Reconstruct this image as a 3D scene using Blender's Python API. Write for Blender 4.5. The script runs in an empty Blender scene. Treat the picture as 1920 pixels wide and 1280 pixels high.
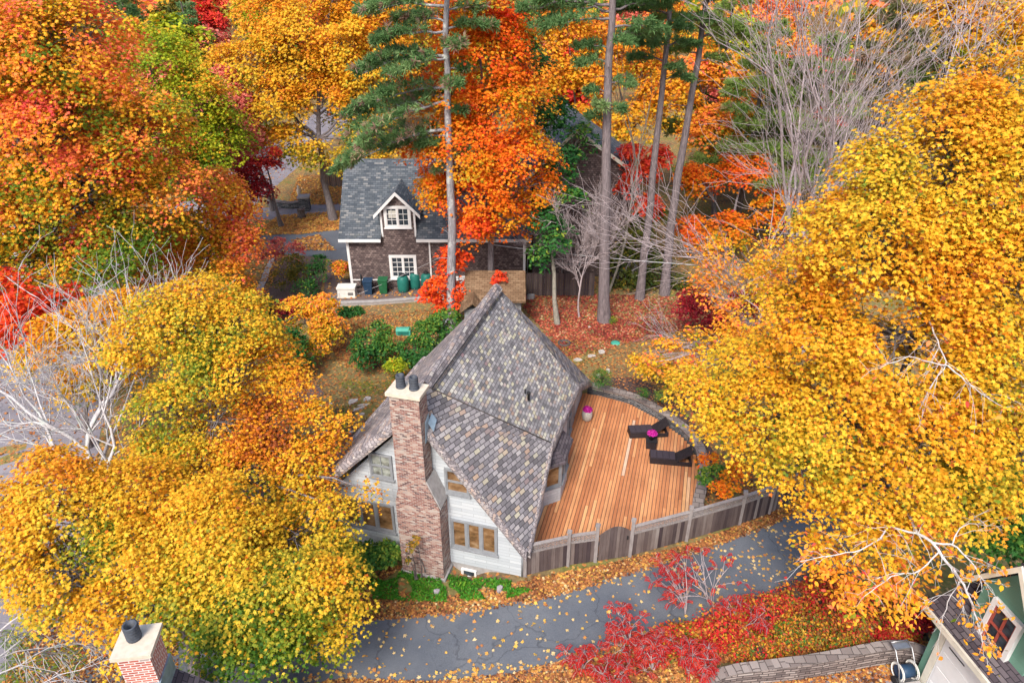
import bpy, math, random
import numpy as np
from mathutils import Vector, noise as mnoise

random.seed(7)
RNG = np.random.default_rng(7)
SC = bpy.context.scene
COL = SC.collection
R = math.radians
up3 = np.array([0, 0, 1.0])

# ------------------------------------------------------------------ camera
H, PITCH, FPX = 19.0, R(29.0), 1280.0
CAM = np.array([0, 0, H])
CF = np.array([0, math.cos(PITCH), -math.sin(PITCH)])
CU = np.array([0, math.sin(PITCH), math.cos(PITCH)])
CR = np.array([1.0, 0, 0])
cam = bpy.data.cameras.new('camera'); cam_o = bpy.data.objects.new('camera', cam); COL.objects.link(cam_o)
cam_o.location = (0, 0, H); cam_o.rotation_euler = (R(90) - PITCH, 0, 0)
cam.sensor_width = 36; cam.lens = 24; cam.clip_start = 0.3; cam.clip_end = 2000
SC.camera = cam_o

def ray(px, py): return CF + (px - 960) / FPX * CR + (640 - py) / FPX * CU
def atz(px, py, z=0.0):
    d = ray(px, py); return CAM + d * (z - H) / d[2]
def aty(px, py, Y):
    d = ray(px, py); return CAM + d * Y / d[1]
def depth(p): return float((np.asarray(p) - CAM) @ CF)

AZ = R(15.5)
P0 = atz(977, 1080, 0)
AX = np.array([math.sin(AZ), math.cos(AZ), 0]); BX = np.array([math.cos(AZ), -math.sin(AZ), 0])
def L2W(x, y, z=0.0): return P0 + BX * x + AX * y + up3 * z
def W2L(p): d = np.asarray(p) - P0; return float(d @ BX), float(d @ AX)
def sst(a, b, x):
    t = np.clip((x - a) / (b - a), 0, 1); return t * t * (3 - 2 * t)
def gz(x, y):
    x = np.asarray(x, float); y = np.asarray(y, float)
    lx = (x - P0[0]) * BX[0] + (y - P0[1]) * BX[1]; ly = (x - P0[0]) * AX[0] + (y - P0[1]) * AX[1]
    dip = -0.22 * sst(0.9, -0.5, ly) * sst(0.8, -2.2, lx) - 0.46 * np.exp(-((lx + 1.95) / 0.55) ** 2 - ((ly + 0.05) / 0.5) ** 2)
    far = 9.0 * sst(95, 300, y)
    return dip + far
def G(px, py, it=3):
    p = atz(px, py, 0)
    for _ in range(it): p = atz(px, py, float(gz(p[0], p[1])))
    return p

# ------------------------------------------------------------------ object helpers
def tag(o, label=None, cat=None, group=None, kind=None):
    if label: o['label'] = label
    if cat: o['category'] = cat
    if group: o['group'] = group
    if kind: o['kind'] = kind
    return o
def empty(name, loc=(0, 0, 0), rz=0.0, label=None, cat=None, group=None):
    o = bpy.data.objects.new(name, None); COL.objects.link(o)
    o.location = tuple(map(float, loc)); o.rotation_euler = (0, 0, rz); o.empty_display_size = 0.2
    return tag(o, label, cat, group)
def link(name, me, parent=None):
    o = bpy.data.objects.new(name, me); COL.objects.link(o)
    if parent is not None: o.parent = parent
    return o

def unit(v):
    v = np.asarray(v, float); n = np.linalg.norm(v, axis=-1, keepdims=True); return v / np.maximum(n, 1e-9)

class MB:
    """collects shapes and links them as ONE mesh object with metric UVs"""
    def __init__(s): s.v = []; s.f = []; s.t = []; s.sm = []
    def poly(s, pts, tone=0.5, smooth=False):
        n = len(s.v); s.v += [tuple(map(float, p)) for p in pts]; s.f.append(tuple(range(n, n + len(pts)))); s.t.append(tone); s.sm.append(smooth); return s
    def box(s, c, d, ux=(1, 0, 0), uy=(0, 1, 0), uz=(0, 0, 1), tone=0.5):
        c = np.asarray(c, float); X = np.asarray(ux, float) * d[0] / 2; Y = np.asarray(uy, float) * d[1] / 2; Z = np.asarray(uz, float) * d[2] / 2
        p = [c - X - Y - Z, c + X - Y - Z, c + X + Y - Z, c - X + Y - Z, c - X - Y + Z, c + X - Y + Z, c + X + Y + Z, c - X + Y + Z]
        for q in ((0, 3, 2, 1), (4, 5, 6, 7), (0, 1, 5, 4), (1, 2, 6, 5), (2, 3, 7, 6), (3, 0, 4, 7)): s.poly([p[i] for i in q], tone)
        return s
    def bx(s, x0, x1, y0, y1, z0, z1, tone=0.5): return s.box(((x0 + x1) / 2, (y0 + y1) / 2, (z0 + z1) / 2), (x1 - x0, y1 - y0, z1 - z0), tone=tone)
    def prism(s, pts, off, tone=0.5):
        pts = [np.asarray(p, float) for p in pts]; off = np.asarray(off, float)
        q = [p + off for p in pts]
        s.poly(pts[::-1], tone); s.poly(q, tone)
        for i in range(len(pts)):
            j = (i + 1) % len(pts); s.poly([pts[i], pts[j], q[j], q[i]], tone)
        return s
    def tube(s, pts, rad, n=6, tone=0.5, cap=True):
        pts = np.asarray(pts, float); m = len(pts)
        rad = np.full(m, rad) if np.isscalar(rad) else np.asarray(rad, float)
        rings = tube_rings(pts, rad, n)
        base = len(s.v)
        s.v += [tuple(map(float, q)) for q in rings.reshape(-1, 3)]
        for i in range(m - 1):
            for k in range(n):
                k2 = (k + 1) % n
                s.f.append((base + i * n + k, base + i * n + k2, base + (i + 1) * n + k2, base + (i + 1) * n + k)); s.t.append(tone); s.sm.append(True)
        if cap:
            s.f.append(tuple(base + k for k in range(n))[::-1]); s.t.append(tone); s.sm.append(False)
            s.f.append(tuple(base + (m - 1) * n + k for k in range(n))); s.t.append(tone); s.sm.append(False)
        return s
    def lathe(s, c, prof, n=20, tone=0.5, close=True):
        c = np.asarray(c, float); base = len(s.v); m = len(prof)
        for r_, z_ in prof:
            for k in range(n):
                a = 2 * math.pi * k / n; s.v.append((c[0] + r_ * math.cos(a), c[1] + r_ * math.sin(a), c[2] + z_))
        for i in range(m - 1):
            for k in range(n):
                k2 = (k + 1) % n
                s.f.append((base + i * n + k, base + i * n + k2, base + (i + 1) * n + k2, base + (i + 1) * n + k)); s.t.append(tone); s.sm.append(True)
        if close:
            s.f.append(tuple(base + k for k in range(n))[::-1]); s.t.append(tone); s.sm.append(False)
            s.f.append(tuple(base + (m - 1) * n + k for k in range(n))); s.t.append(tone); s.sm.append(False)
        return s
    def build(s, name, mat, parent=None, label=None, bevel=0):
        me = bpy.data.meshes.new(name)
        me.from_pydata(s.v, [], s.f); me.update()
        uv = me.uv_layers.new(name='UVMap')
        nl = len(me.loops)
        vi = np.zeros(nl, int); me.loops.foreach_get('vertex_index', vi)
        co = np.zeros(len(me.vertices) * 3); me.vertices.foreach_get('co', co); co = co.reshape(-1, 3)
        nf = len(me.polygons)
        nr = np.zeros(nf * 3); me.polygons.foreach_get('normal', nr); nr = nr.reshape(-1, 3)
        tot = np.zeros(nf, int); me.polygons.foreach_get('loop_total', tot)
        N = np.repeat(nr, tot, axis=0); P = co[vi]
        U = np.cross(np.broadcast_to(up3, N.shape), N); ln = np.linalg.norm(U, axis=1)
        flat = ln < 0.02; U[flat] = (1, 0, 0); U = unit(U); Vv = np.cross(N, U)
        uvs = np.stack([(P * U).sum(1), (P * Vv).sum(1)], 1)
        uv.data.foreach_set('uv', uvs.ravel())
        at = me.attributes.new('tone', 'FLOAT', 'FACE'); at.data.foreach_set('value', np.asarray(s.t, float))
        me.polygons.foreach_set('use_smooth', np.asarray(s.sm, bool))
        me.materials.append(mat)
        o = link(name, me, parent)
        if label: o['label'] = label
        if bevel:
            b = o.modifiers.new('edge', 'BEVEL'); b.width = bevel; b.segments = 2; b.limit_method = 'ANGLE'
        return o

def tube_rings(pts, rad, n):
    m = len(pts); t = np.zeros_like(pts); t[1:-1] = pts[2:] - pts[:-2]; t[0] = pts[1] - pts[0]; t[-1] = pts[-1] - pts[-2]; t = unit(t)
    ref = np.where(np.abs(t[:, 2:3]) > 0.9, np.array([[1.0, 0, 0]]), np.array([[0, 0, 1.0]]))
    if abs(t[0, 2]) > 0.6: ref = np.broadcast_to(np.array([[1.0, 0.02, 0]]), t.shape)
    u = unit(np.cross(ref, t)); w = np.cross(t, u)
    a = np.linspace(0, 2 * math.pi, n, endpoint=False)
    return pts[:, None, :] + rad[:, None, None] * (np.cos(a)[None, :, None] * u[:, None, :] + np.sin(a)[None, :, None] * w[:, None, :])

class Tubes:
    """fast store for many branch tubes"""
    def __init__(s): s.V = []; s.F = []; s.n = 0
    def add(s, pts, rad, n=4):
        pts = np.asarray(pts, float); m = len(pts); r = tube_rings(pts, np.asarray(rad, float), n)
        s.V.append(r.reshape(-1, 3))
        i = np.arange(m - 1)[:, None]; k = np.arange(n)[None, :]; k2 = (k + 1) % n
        f = np.stack([i * n + k, i * n + k2, (i + 1) * n + k2, (i + 1) * n + k], -1).reshape(-1, 4) + s.n
        s.F.append(f); s.n += m * n
    def build(s, name, mat, parent, org=(0, 0, 0)):
        V = np.concatenate(s.V) - np.asarray(org); F = np.concatenate(s.F)
        me = raw_mesh(name, V, F.ravel(), np.full(len(F), 4), True); me.materials.append(mat)
        return link(name, me, parent)

def raw_mesh(name, V, loops, totals, smooth=False, tone=None):
    me = bpy.data.meshes.new(name)
    me.vertices.add(len(V)); me.vertices.foreach_set('co', np.ascontiguousarray(V, dtype=np.float32).ravel())
    me.loops.add(len(loops)); me.loops.foreach_set('vertex_index', np.asarray(loops, dtype=np.int32))
    me.polygons.add(len(totals))
    st = np.concatenate([[0], np.cumsum(totals)[:-1]])
    me.polygons.foreach_set('loop_start', st.astype(np.int32))
    me.polygons.foreach_set('use_smooth', np.full(len(totals), smooth))
    if tone is not None:
        at = me.attributes.new('tone', 'FLOAT', 'FACE'); at.data.foreach_set('value', np.asarray(tone, dtype=np.float32))
    me.update(calc_edges=True); me.validate()
    return me

# ------------------------------------------------------------------ materials
def new_mat(name):
    m = bpy.data.materials.new(name); m.use_nodes = True; nt = m.node_tree
    b = nt.nodes['Principled BSDF']; b.inputs['Roughness'].default_value = 0.75; b.inputs['Specular IOR Level'].default_value = 0.25
    return m, nt, b
def nd(nt, t, **kw):
    n = nt.nodes.new(t)
    for k, v in kw.items(): setattr(n, k, v)
    return n
def ramp(nt, stops, fac=None, interp='LINEAR'):
    r = nd(nt, 'ShaderNodeValToRGB'); e = r.color_ramp.elements; r.color_ramp.interpolation = interp
    while len(e) > 1: e.remove(e[-1])
    e[0].position = stops[0][0]; e[0].color = (*stops[0][1], 1)
    for p, c in stops[1:]:
        x = e.new(p); x.color = (*c, 1)
    if fac is not None: nt.links.new(fac, r.inputs[0])
    return r.outputs[0]
def noise_n(nt, vec, scale, detail=4, rough=0.55):
    n = nd(nt, 'ShaderNodeTexNoise'); n.inputs['Scale'].default_value = scale; n.inputs['Detail'].default_value = detail; n.inputs['Roughness'].default_value = rough
    if vec is not None: nt.links.new(vec, n.inputs['Vector'])
    return n.outputs['Fac']
def mixc(nt, a, b, fac, mode='MIX'):
    n = nd(nt, 'ShaderNodeMix', data_type='RGBA', blend_type=mode)
    for sock, v in ((n.inputs[0], fac), (n.inputs[6], a), (n.inputs[7], b)):
        if isinstance(v, (int, float)): sock.default_value = v
        elif isinstance(v, tuple): sock.default_value = (*v, 1)
        else: nt.links.new(v, sock)
    return n.outputs[2]
def bump(nt, b, h, strength=0.4, dist=0.02):
    n = nd(nt, 'ShaderNodeBump'); n.inputs['Strength'].default_value = strength; n.inputs['Distance'].default_value = dist
    nt.links.new(h, n.inputs['Height']); nt.links.new(n.outputs[0], b.inputs['Normal'])
def objc(nt): return nd(nt, 'ShaderNodeTexCoord').outputs['Object']
def uvc(nt): return nd(nt, 'ShaderNodeTexCoord').outputs['UV']
def mapping(nt, vec, scale=(1, 1, 1), loc=(0, 0, 0), rot=(0, 0, 0)):
    m = nd(nt, 'ShaderNodeMapping'); m.inputs['Scale'].default_value = scale; m.inputs['Location'].default_value = loc; m.inputs['Rotation'].default_value = rot
    nt.links.new(vec, m.inputs[0]); return m.outputs[0]

def plain(name, c, rough=0.6, var=0.15, scale=6, metal=0.0, spec=0.3):
    m, nt, b = new_mat(name); f = noise_n(nt, objc(nt), scale, 5)
    lo = tuple(x * (1 - var) for x in c); hi = tuple(min(1, x * (1 + var)) for x in c)
    nt.links.new(ramp(nt, [(0.3, lo), (0.7, hi)], f), b.inputs['Base Color'])
    b.inputs['Roughness'].default_value = rough; b.inputs['Metallic'].default_value = metal; b.inputs['Specular IOR Level'].default_value = spec
    return m

def leaf_mat(name, stops, trans=0.27, rough=0.55):
    m, nt, b = new_mat(name)
    a = nd(nt, 'ShaderNodeAttribute', attribute_name='tone')
    c = ramp(nt, stops, a.outputs['Fac'])
    nt.links.new(c, b.inputs['Base Color']); b.inputs['Roughness'].default_value = rough; b.inputs['Specular IOR Level'].default_value = 0.2
    t = nd(nt, 'ShaderNodeBsdfTranslucent'); nt.links.new(c, t.inputs[0])
    mx = nd(nt, 'ShaderNodeMixShader'); mx.inputs[0].default_value = trans
    nt.links.new(b.outputs[0], mx.inputs[1]); nt.links.new(t.outputs[0], mx.inputs[2])
    nt.links.new(mx.outputs[0], nt.nodes['Material Output'].inputs[0])
    return m

GREEN = (0.045, 0.13, 0.015); OLIVE = (0.26, 0.27, 0.02); GOLD = (0.75, 0.41, 0.022); AMBER = (0.80, 0.30, 0.018)
ORANGE = (0.82, 0.15, 0.015); RED = (0.68, 0.05, 0.025); RUST = (0.26, 0.065, 0.02); LIME = (0.46, 0.48, 0.02)
M = {}
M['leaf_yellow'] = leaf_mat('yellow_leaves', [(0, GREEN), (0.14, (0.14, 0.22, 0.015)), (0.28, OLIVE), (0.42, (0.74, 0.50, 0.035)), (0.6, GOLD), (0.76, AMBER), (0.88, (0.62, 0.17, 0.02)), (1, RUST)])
M['leaf_mixed'] = leaf_mat('mixed_autumn_leaves', [(0, (0.10, 0.2, 0.015)), (0.2, OLIVE), (0.32, (0.76, 0.46, 0.02)), (0.5, (0.88, 0.36, 0.03)), (0.68, (0.90, 0.255, 0.06)), (0.85, (0.86, 0.16, 0.09)), (1, (0.74, 0.08, 0.075))])
M['leaf_orange'] = leaf_mat('orange_leaves', [(0, OLIVE), (0.22, (0.72, 0.34, 0.015)), (0.45, (0.86, 0.21, 0.012)), (0.7, (0.85, 0.12, 0.015)), (0.9, (0.74, 0.05, 0.02)), (1, (0.5, 0.03, 0.02))])
M['leaf_lime'] = leaf_mat('lime_leaves', [(0, (0.07, 0.17, 0.015)), (0.4, (0.2, 0.31, 0.015)), (0.7, LIME), (0.86, (0.62, 0.45, 0.03)), (1, AMBER)])
M['leaf_green'] = leaf_mat('green_leaves', [(0, (0.015, 0.07, 0.02)), (0.5, (0.03, 0.13, 0.025)), (0.8, (0.09, 0.21, 0.03)), (1, (0.28, 0.34, 0.04))], 0.25)
M['leaf_olive'] = leaf_mat('olive_leaves', [(0, (0.03, 0.06, 0.015)), (0.5, (0.10, 0.11, 0.015)), (0.8, (0.25, 0.19, 0.02)), (1, (0.45, 0.2, 0.02))], 0.25)
M['leaf_red'] = leaf_mat('red_leaves', [(0, (0.25, 0.015, 0.03)), (0.4, (0.55, 0.03, 0.03)), (0.75, (0.76, 0.06, 0.03)), (1, (0.85, 0.2, 0.03))])
M['leaf_salmon'] = leaf_mat('salmon_leaves', [(0, (0.5, 0.06, 0.07)), (0.5, (0.78, 0.20, 0.15)), (1, (0.86, 0.34, 0.18))])
M['leaf_sumac'] = leaf_mat('sumac_leaves', [(0, (0.299, 0.012, 0.018)), (0.6, (0.528, 0.028, 0.025)), (1, (0.616, 0.090, 0.036))], 0.3)
M['leaf_bank'] = leaf_mat('mixed_bank_leaves', [(0, (0.06, 0.16, 0.02)), (0.18, (0.20, 0.20, 0.03)), (0.3, (0.22, 0.10, 0.04)), (0.45, (0.62, 0.38, 0.03)), (0.58, (0.66, 0.24, 0.03)), (0.72, (0.42, 0.10, 0.04)), (0.85, (0.58, 0.05, 0.03)), (1, (0.62, 0.025, 0.03))])
M['litter'] = leaf_mat('fallen_leaf_litter', [(0, (0.09, 0.035, 0.02)), (0.3, (0.26, 0.095, 0.04)), (0.5, (0.43, 0.17, 0.06)), (0.7, (0.58, 0.26, 0.07)), (0.88, (0.70, 0.44, 0.08)), (1, (0.68, 0.5, 0.26))], 0.15, 0.7)
M['litter_red'] = leaf_mat('fallen_red_leaf_litter', [(0, (0.14, 0.03, 0.025)), (0.4, (0.36, 0.06, 0.045)), (0.7, (0.50, 0.12, 0.07)), (0.9, (0.6, 0.25, 0.1)), (1, (0.62, 0.38, 0.22))], 0.15, 0.7)
M['needle'] = leaf_mat('pine_needles', [(0, (0.05, 0.11, 0.035)), (0.4, (0.13, 0.25, 0.085)), (0.7, (0.24, 0.37, 0.14)), (0.85, (0.36, 0.42, 0.17)), (1, (0.42, 0.26, 0.2))], 0.4)
M['needle_dead'] = leaf_mat('browning_pine_needles', [(0, (0.07, 0.09, 0.04)), (0.4, (0.18, 0.20, 0.08)), (0.7, (0.30, 0.18, 0.12)), (1, (0.42, 0.26, 0.2))], 0.2)
M['needle_soft'] = leaf_mat('soft_pine_needles', [(0, (0.10, 0.18, 0.04)), (0.5, (0.27, 0.38, 0.09)), (0.8, (0.40, 0.46, 0.14)), (1, (0.5, 0.3, 0.22))], 0.4)
M['grass'] = leaf_mat('green_ground_cover', [(0, (0.03, 0.14, 0.015)), (0.6, (0.07, 0.26, 0.02)), (1, (0.20, 0.36, 0.03))], 0.3)
M['flower'] = leaf_mat('magenta_petals', [(0, (0.35, 0.005, 0.18)), (0.7, (0.62, 0.015, 0.36)), (1, (0.75, 0.10, 0.5))], 0.2)

def bark_mat(name, lo, hi, patch=None):
    m, nt, b = new_mat(name); o = objc(nt)
    f = noise_n(nt, mapping(nt, o, (9, 9, 1.6)), 1.6, 6, 0.65)
    c = ramp(nt, [(0.32, lo), (0.68, hi)], f)
    if patch:
        g = noise_n(nt, o, 2.2, 4)
        c = mixc(nt, c, patch, ramp(nt, [(0.54, (0, 0, 0)), (0.64, (1, 1, 1))], g))
    nt.links.new(c, b.inputs['Base Color']); b.inputs['Roughness'].default_value = 0.9
    bump(nt, b, f, 0.7, 0.04); return m
M['bark'] = bark_mat('grey_bark', (0.10, 0.085, 0.085), (0.27, 0.24, 0.245))
M['bark_pine'] = bark_mat('pine_bark', (0.10, 0.082, 0.085), (0.25, 0.205, 0.21))
M['bark_pine_pale'] = bark_mat('lichen_pine_bark', (0.15, 0.14, 0.15), (0.36, 0.34, 0.35), (0.46, 0.47, 0.44))
M['bark_pale'] = bark_mat('pale_bare_bark', (0.36, 0.33, 0.335), (0.70, 0.67, 0.665), (0.5, 0.53, 0.49))
M['bark_twig'] = bark_mat('bare_twig_bark', (0.27, 0.215, 0.215), (0.54, 0.455, 0.455))
M['bark_dark'] = bark_mat('dark_bark', (0.07, 0.055, 0.05), (0.17, 0.14, 0.13))
M['bark_green'] = bark_mat('young_grey_green_bark', (0.16, 0.15, 0.12), (0.33, 0.30, 0.25))

def brick_mat(name, stops, mortar, bw, rh, ms=0.008, rough=0.85, bias=0.0, off=0.5, strength=0.6, dist=0.015, rot=0, weather=0.25, scale2=0.6, wob=0.0):
    m, nt, b = new_mat(name); v = uvc(nt)
    if rot: v = mapping(nt, v, rot=(0, 0, rot))
    if wob:
        nz = nd(nt, 'ShaderNodeTexNoise'); nz.inputs['Scale'].default_value = 2.2; nt.links.new(v, nz.inputs['Vector'])
        va = nd(nt, 'ShaderNodeVectorMath', operation='MULTIPLY_ADD'); nt.links.new(nz.outputs['Color'], va.inputs[0]); va.inputs[1].default_value = (wob, wob, 0); nt.links.new(v, va.inputs[2]); v = va.outputs[0]
    t = nd(nt, 'ShaderNodeTexBrick'); t.offset = off; nt.links.new(v, t.inputs['Vector'])
    t.inputs['Color1'].default_value = (0, 0, 0, 1); t.inputs['Color2'].default_value = (1, 1, 1, 1); t.inputs['Mortar'].default_value = (0.5, 0.5, 0.5, 1)
    t.inputs['Scale'].default_value = 1.0; t.inputs['Mortar Size'].default_value = ms; t.inputs['Mortar Smooth'].default_value = 0.1; t.inputs['Bias'].default_value = bias
    t.inputs['Brick Width'].default_value = bw; t.inputs['Row Height'].default_value = rh
    c = ramp(nt, stops, t.outputs['Color'])
    w = noise_n(nt, v, scale2, 5, 0.6)
    c = mixc(nt, c, ramp(nt, [(0.3, (0.62, 0.6, 0.6)), (0.7, (1, 1, 1))], w), weather, 'MULTIPLY')
    fine = noise_n(nt, v, 38, 3, 0.7)
    if 'shingle' in name and 'siding' not in name:
        sk = noise_n(nt, mapping(nt, v, (2.2, 0.35, 1)), 1.0, 5, 0.65); c = mixc(nt, c, ramp(nt, [(0.3, (0.72, 0.71, 0.68)), (0.6, (1.05, 1.04, 1.03))], sk), 0.55, 'MULTIPLY')
        ms_ = noise_n(nt, v, 1.7, 6, 0.7); c = mixc(nt, c, (0.20, 0.20, 0.13), ramp(nt, [(0.60, (0, 0, 0)), (0.74, (0.5, 0.5, 0.5))], ms_))
    c = mixc(nt, c, ramp(nt, [(0.3, (0.7, 0.7, 0.7)), (0.7, (1.12, 1.12, 1.12))], fine), 0.45, 'MULTIPLY')
    c = mixc(nt, c, mortar, t.outputs['Fac'])
    nt.links.new(c, b.inputs['Base Color']); b.inputs['Roughness'].default_value = rough
    inv = nd(nt, 'ShaderNodeMath', operation='SUBTRACT'); inv.inputs[0].default_value = 1; nt.links.new(t.outputs['Fac'], inv.inputs[1])
    ad = nd(nt, 'ShaderNodeMath', operation='ADD'); nt.links.new(inv.outputs[0], ad.inputs[0]); nt.links.new(t.outputs['Color'], ad.inputs[1])
    bump(nt, b, ad.outputs[0], strength, dist); return m
SH = [(0, (0.187, 0.178, 0.185)), (0.25, (0.274, 0.265, 0.272)), (0.5, (0.375, 0.356, 0.366)), (0.68, (0.499, 0.480, 0.469)), (0.76, (0.449, 0.308, 0.244)), (0.82, (0.599, 0.565, 0.395)), (0.94, (0.724, 0.688, 0.603)), (1, (0.337, 0.222, 0.232))]
M['shingle'] = brick_mat('grey_multicolour_roof_shingles', SH, (0.07, 0.065, 0.07), 0.22, 0.135, 0.009, 0.85, 0, 0.5, 0.8, 0.03, weather=0.35)
M['shingle_low'] = brick_mat('mauve_grey_roof_shingles', [(0, (0.158, 0.149, 0.158)), (0.3, (0.242, 0.228, 0.243)), (0.55, (0.351, 0.329, 0.344)), (0.74, (0.472, 0.442, 0.440)), (0.83, (0.484, 0.334, 0.247)), (0.92, (0.545, 0.514, 0.394)), (1, (0.266, 0.191, 0.214))], (0.067, 0.060, 0.068), 0.29, 0.165, 0.013, 0.85, 0, 0.5, 0.8, 0.03, rot=0.08, weather=0.35)
M['shingle_roll'] = brick_mat('rolled_edge_shingles', [(0, (0.178, 0.158, 0.165)), (0.4, (0.297, 0.263, 0.272)), (0.75, (0.427, 0.387, 0.382)), (0.9, (0.452, 0.339, 0.287)), (1, (0.535, 0.504, 0.464))], (0.083, 0.071, 0.078), 0.24, 0.13, 0.01, weather=0.35)
M['shingle_blue'] = brick_mat('blue_grey_roof_shingles', [(0, (0.064, 0.078, 0.097)), (0.5, (0.103, 0.121, 0.141)), (0.85, (0.163, 0.176, 0.193)), (1, (0.240, 0.242, 0.241))], (0.043, 0.051, 0.062), 0.32, 0.15, 0.012)
M['shingle_dark'] = brick_mat('dark_slate_shingles', [(0, (0.07, 0.055, 0.065)), (0.5, (0.115, 0.095, 0.11)), (1, (0.17, 0.145, 0.155))], (0.03, 0.025, 0.03), 0.32, 0.14, 0.012)
M['shingle_brown'] = brick_mat('brown_roof_shingles', [(0, (0.15, 0.09, 0.05)), (0.5, (0.21, 0.13, 0.075)), (1, (0.28, 0.185, 0.11))], (0.09, 0.055, 0.03), 0.3, 0.14, 0.012)
M['siding_white'] = brick_mat('white_painted_shingle_siding', [(0, (0.46, 0.495, 0.525)), (0.6, (0.525, 0.56, 0.59)), (1, (0.58, 0.61, 0.63))], (0.33, 0.35, 0.37), 0.85, 0.14, 0.007, 0.6, strength=0.5, weather=0.15)
M['siding_dark'] = brick_mat('weathered_brown_shingle_siding', [(0, (0.098, 0.072, 0.072)), (0.5, (0.163, 0.120, 0.114)), (0.85, (0.240, 0.182, 0.169)), (1, (0.299, 0.227, 0.208))], (0.052, 0.039, 0.039), 0.18, 0.13, 0.01, weather=0.5)
M['siding_grey'] = brick_mat('grey_clapboard_siding', [(0, (0.30, 0.31, 0.32)), (1, (0.36, 0.37, 0.38))], (0.16, 0.16, 0.17), 3.0, 0.14, 0.012, 0.6)
M['siding_green'] = brick_mat('sage_green_siding', [(0, (0.13, 0.27, 0.20)), (1, (0.16, 0.31, 0.235))], (0.10, 0.21, 0.16), 4.0, 0.6, 0.003, 0.55, strength=0.15, weather=0.25)
M['brick'] = brick_mat('mottled_red_brick', [(0, (0.086, 0.046, 0.051)), (0.2, (0.232, 0.092, 0.078)), (0.45, (0.344, 0.170, 0.133)), (0.7, (0.430, 0.285, 0.230)), (0.88, (0.516, 0.442, 0.386)), (1, (0.138, 0.083, 0.092))], (0.378, 0.322, 0.285), 0.17, 0.062, 0.008, weather=0.35)
M['brick_red'] = brick_mat('bright_red_brick', [(0, (0.36, 0.08, 0.055)), (0.5, (0.50, 0.12, 0.08)), (0.88, (0.58, 0.19, 0.13)), (0.95, (0.40, 0.33, 0.30)), (1, (0.38, 0.32, 0.30))], (0.68, 0.60, 0.56), 0.215, 0.075, 0.013)
M['paver'] = brick_mat('pinkish_brick_paving', [(0, (0.24, 0.165, 0.15)), (0.5, (0.32, 0.235, 0.21)), (1, (0.40, 0.31, 0.28))], (0.15, 0.11, 0.10), 0.3, 0.15, 0.014)
M['stone_wall'] = brick_mat('dry_stone_walling', [(0, (0.15, 0.12, 0.115)), (0.4, (0.25, 0.20, 0.185)), (0.75, (0.35, 0.29, 0.265)), (1, (0.44, 0.38, 0.35))], (0.06, 0.048, 0.045), 0.38, 0.105, 0.014, strength=1.0, dist=0.03, weather=0.5, wob=0.10)
M['stone_dark'] = brick_mat('dark_stacked_slate', [(0, (0.08, 0.09, 0.10)), (0.5, (0.16, 0.17, 0.18)), (0.9, (0.28, 0.29, 0.30)), (1, (0.36, 0.30, 0.25))], (0.035, 0.035, 0.04), 0.4, 0.09, 0.014, strength=1.0, dist=0.03, weather=0.5, wob=0.12)
M['cap_stone'] = brick_mat('flat_cap_stones', [(0, (0.19, 0.155, 0.145)), (0.5, (0.25, 0.215, 0.20)), (1, (0.33, 0.285, 0.265))], (0.09, 0.075, 0.07), 0.34, 0.27, 0.014, weather=0.5, wob=0.08)

def asphalt_mat(name, c, leafy=0.0):
    m, nt, b = new_mat(name); o = objc(nt)
    f = noise_n(nt, o, 45, 4, 0.75); g = noise_n(nt, o, 0.5, 5, 0.6)
    k = ramp(nt, [(0.3, tuple(x * 0.62 for x in c)), (0.5, c), (0.72, tuple(x * 1.45 for x in c))], f)
    k = mixc(nt, k, ramp(nt, [(0.35, (0.74, 0.76, 0.80)), (0.65, (1.10, 1.08, 1.05))], g), 0.9, 'MULTIPLY')
    vo = nd(nt, 'ShaderNodeTexVoronoi', feature='DISTANCE_TO_EDGE'); vo.inputs['Scale'].default_value = 0.33; nz = nd(nt, 'ShaderNodeTexNoise'); nz.inputs['Scale'].default_value = 1.1; nz.inputs['Detail'].default_value = 6; nt.links.new(o, nz.inputs['Vector'])
    va = nd(nt, 'ShaderNodeVectorMath', operation='MULTIPLY_ADD'); nt.links.new(nz.outputs['Color'], va.inputs[0]); va.inputs[1].default_value = (1.6, 1.6, 0); nt.links.new(o, va.inputs[2]); nt.links.new(va.outputs[0], vo.inputs['Vector'])
    k = mixc(nt, k, ramp(nt, [(0.0, (0.5, 0.5, 0.52)), (0.012, (1, 1, 1))], vo.outputs['Distance']), 0.7, 'MULTIPLY')
    st = noise_n(nt, o, 2.6, 6, 0.7); k = mixc(nt, k, ramp(nt, [(0.56, (1, 1, 1)), (0.72, (0.72, 0.70, 0.68))], st), 0.6, 'MULTIPLY')
    nt.links.new(k, b.inputs['Base Color']); b.inputs['Roughness'].default_value = 0.9; bump(nt, b, f, 0.4, 0.01); return m
M['asphalt'] = asphalt_mat('grey_driveway_asphalt', (0.125, 0.137, 0.158))
M['asphalt_road'] = asphalt_mat('mauve_grey_street_asphalt', (0.235, 0.22, 0.245))
M['asphalt_dark'] = asphalt_mat('dark_tar_edge', (0.09, 0.09, 0.10))

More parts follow.
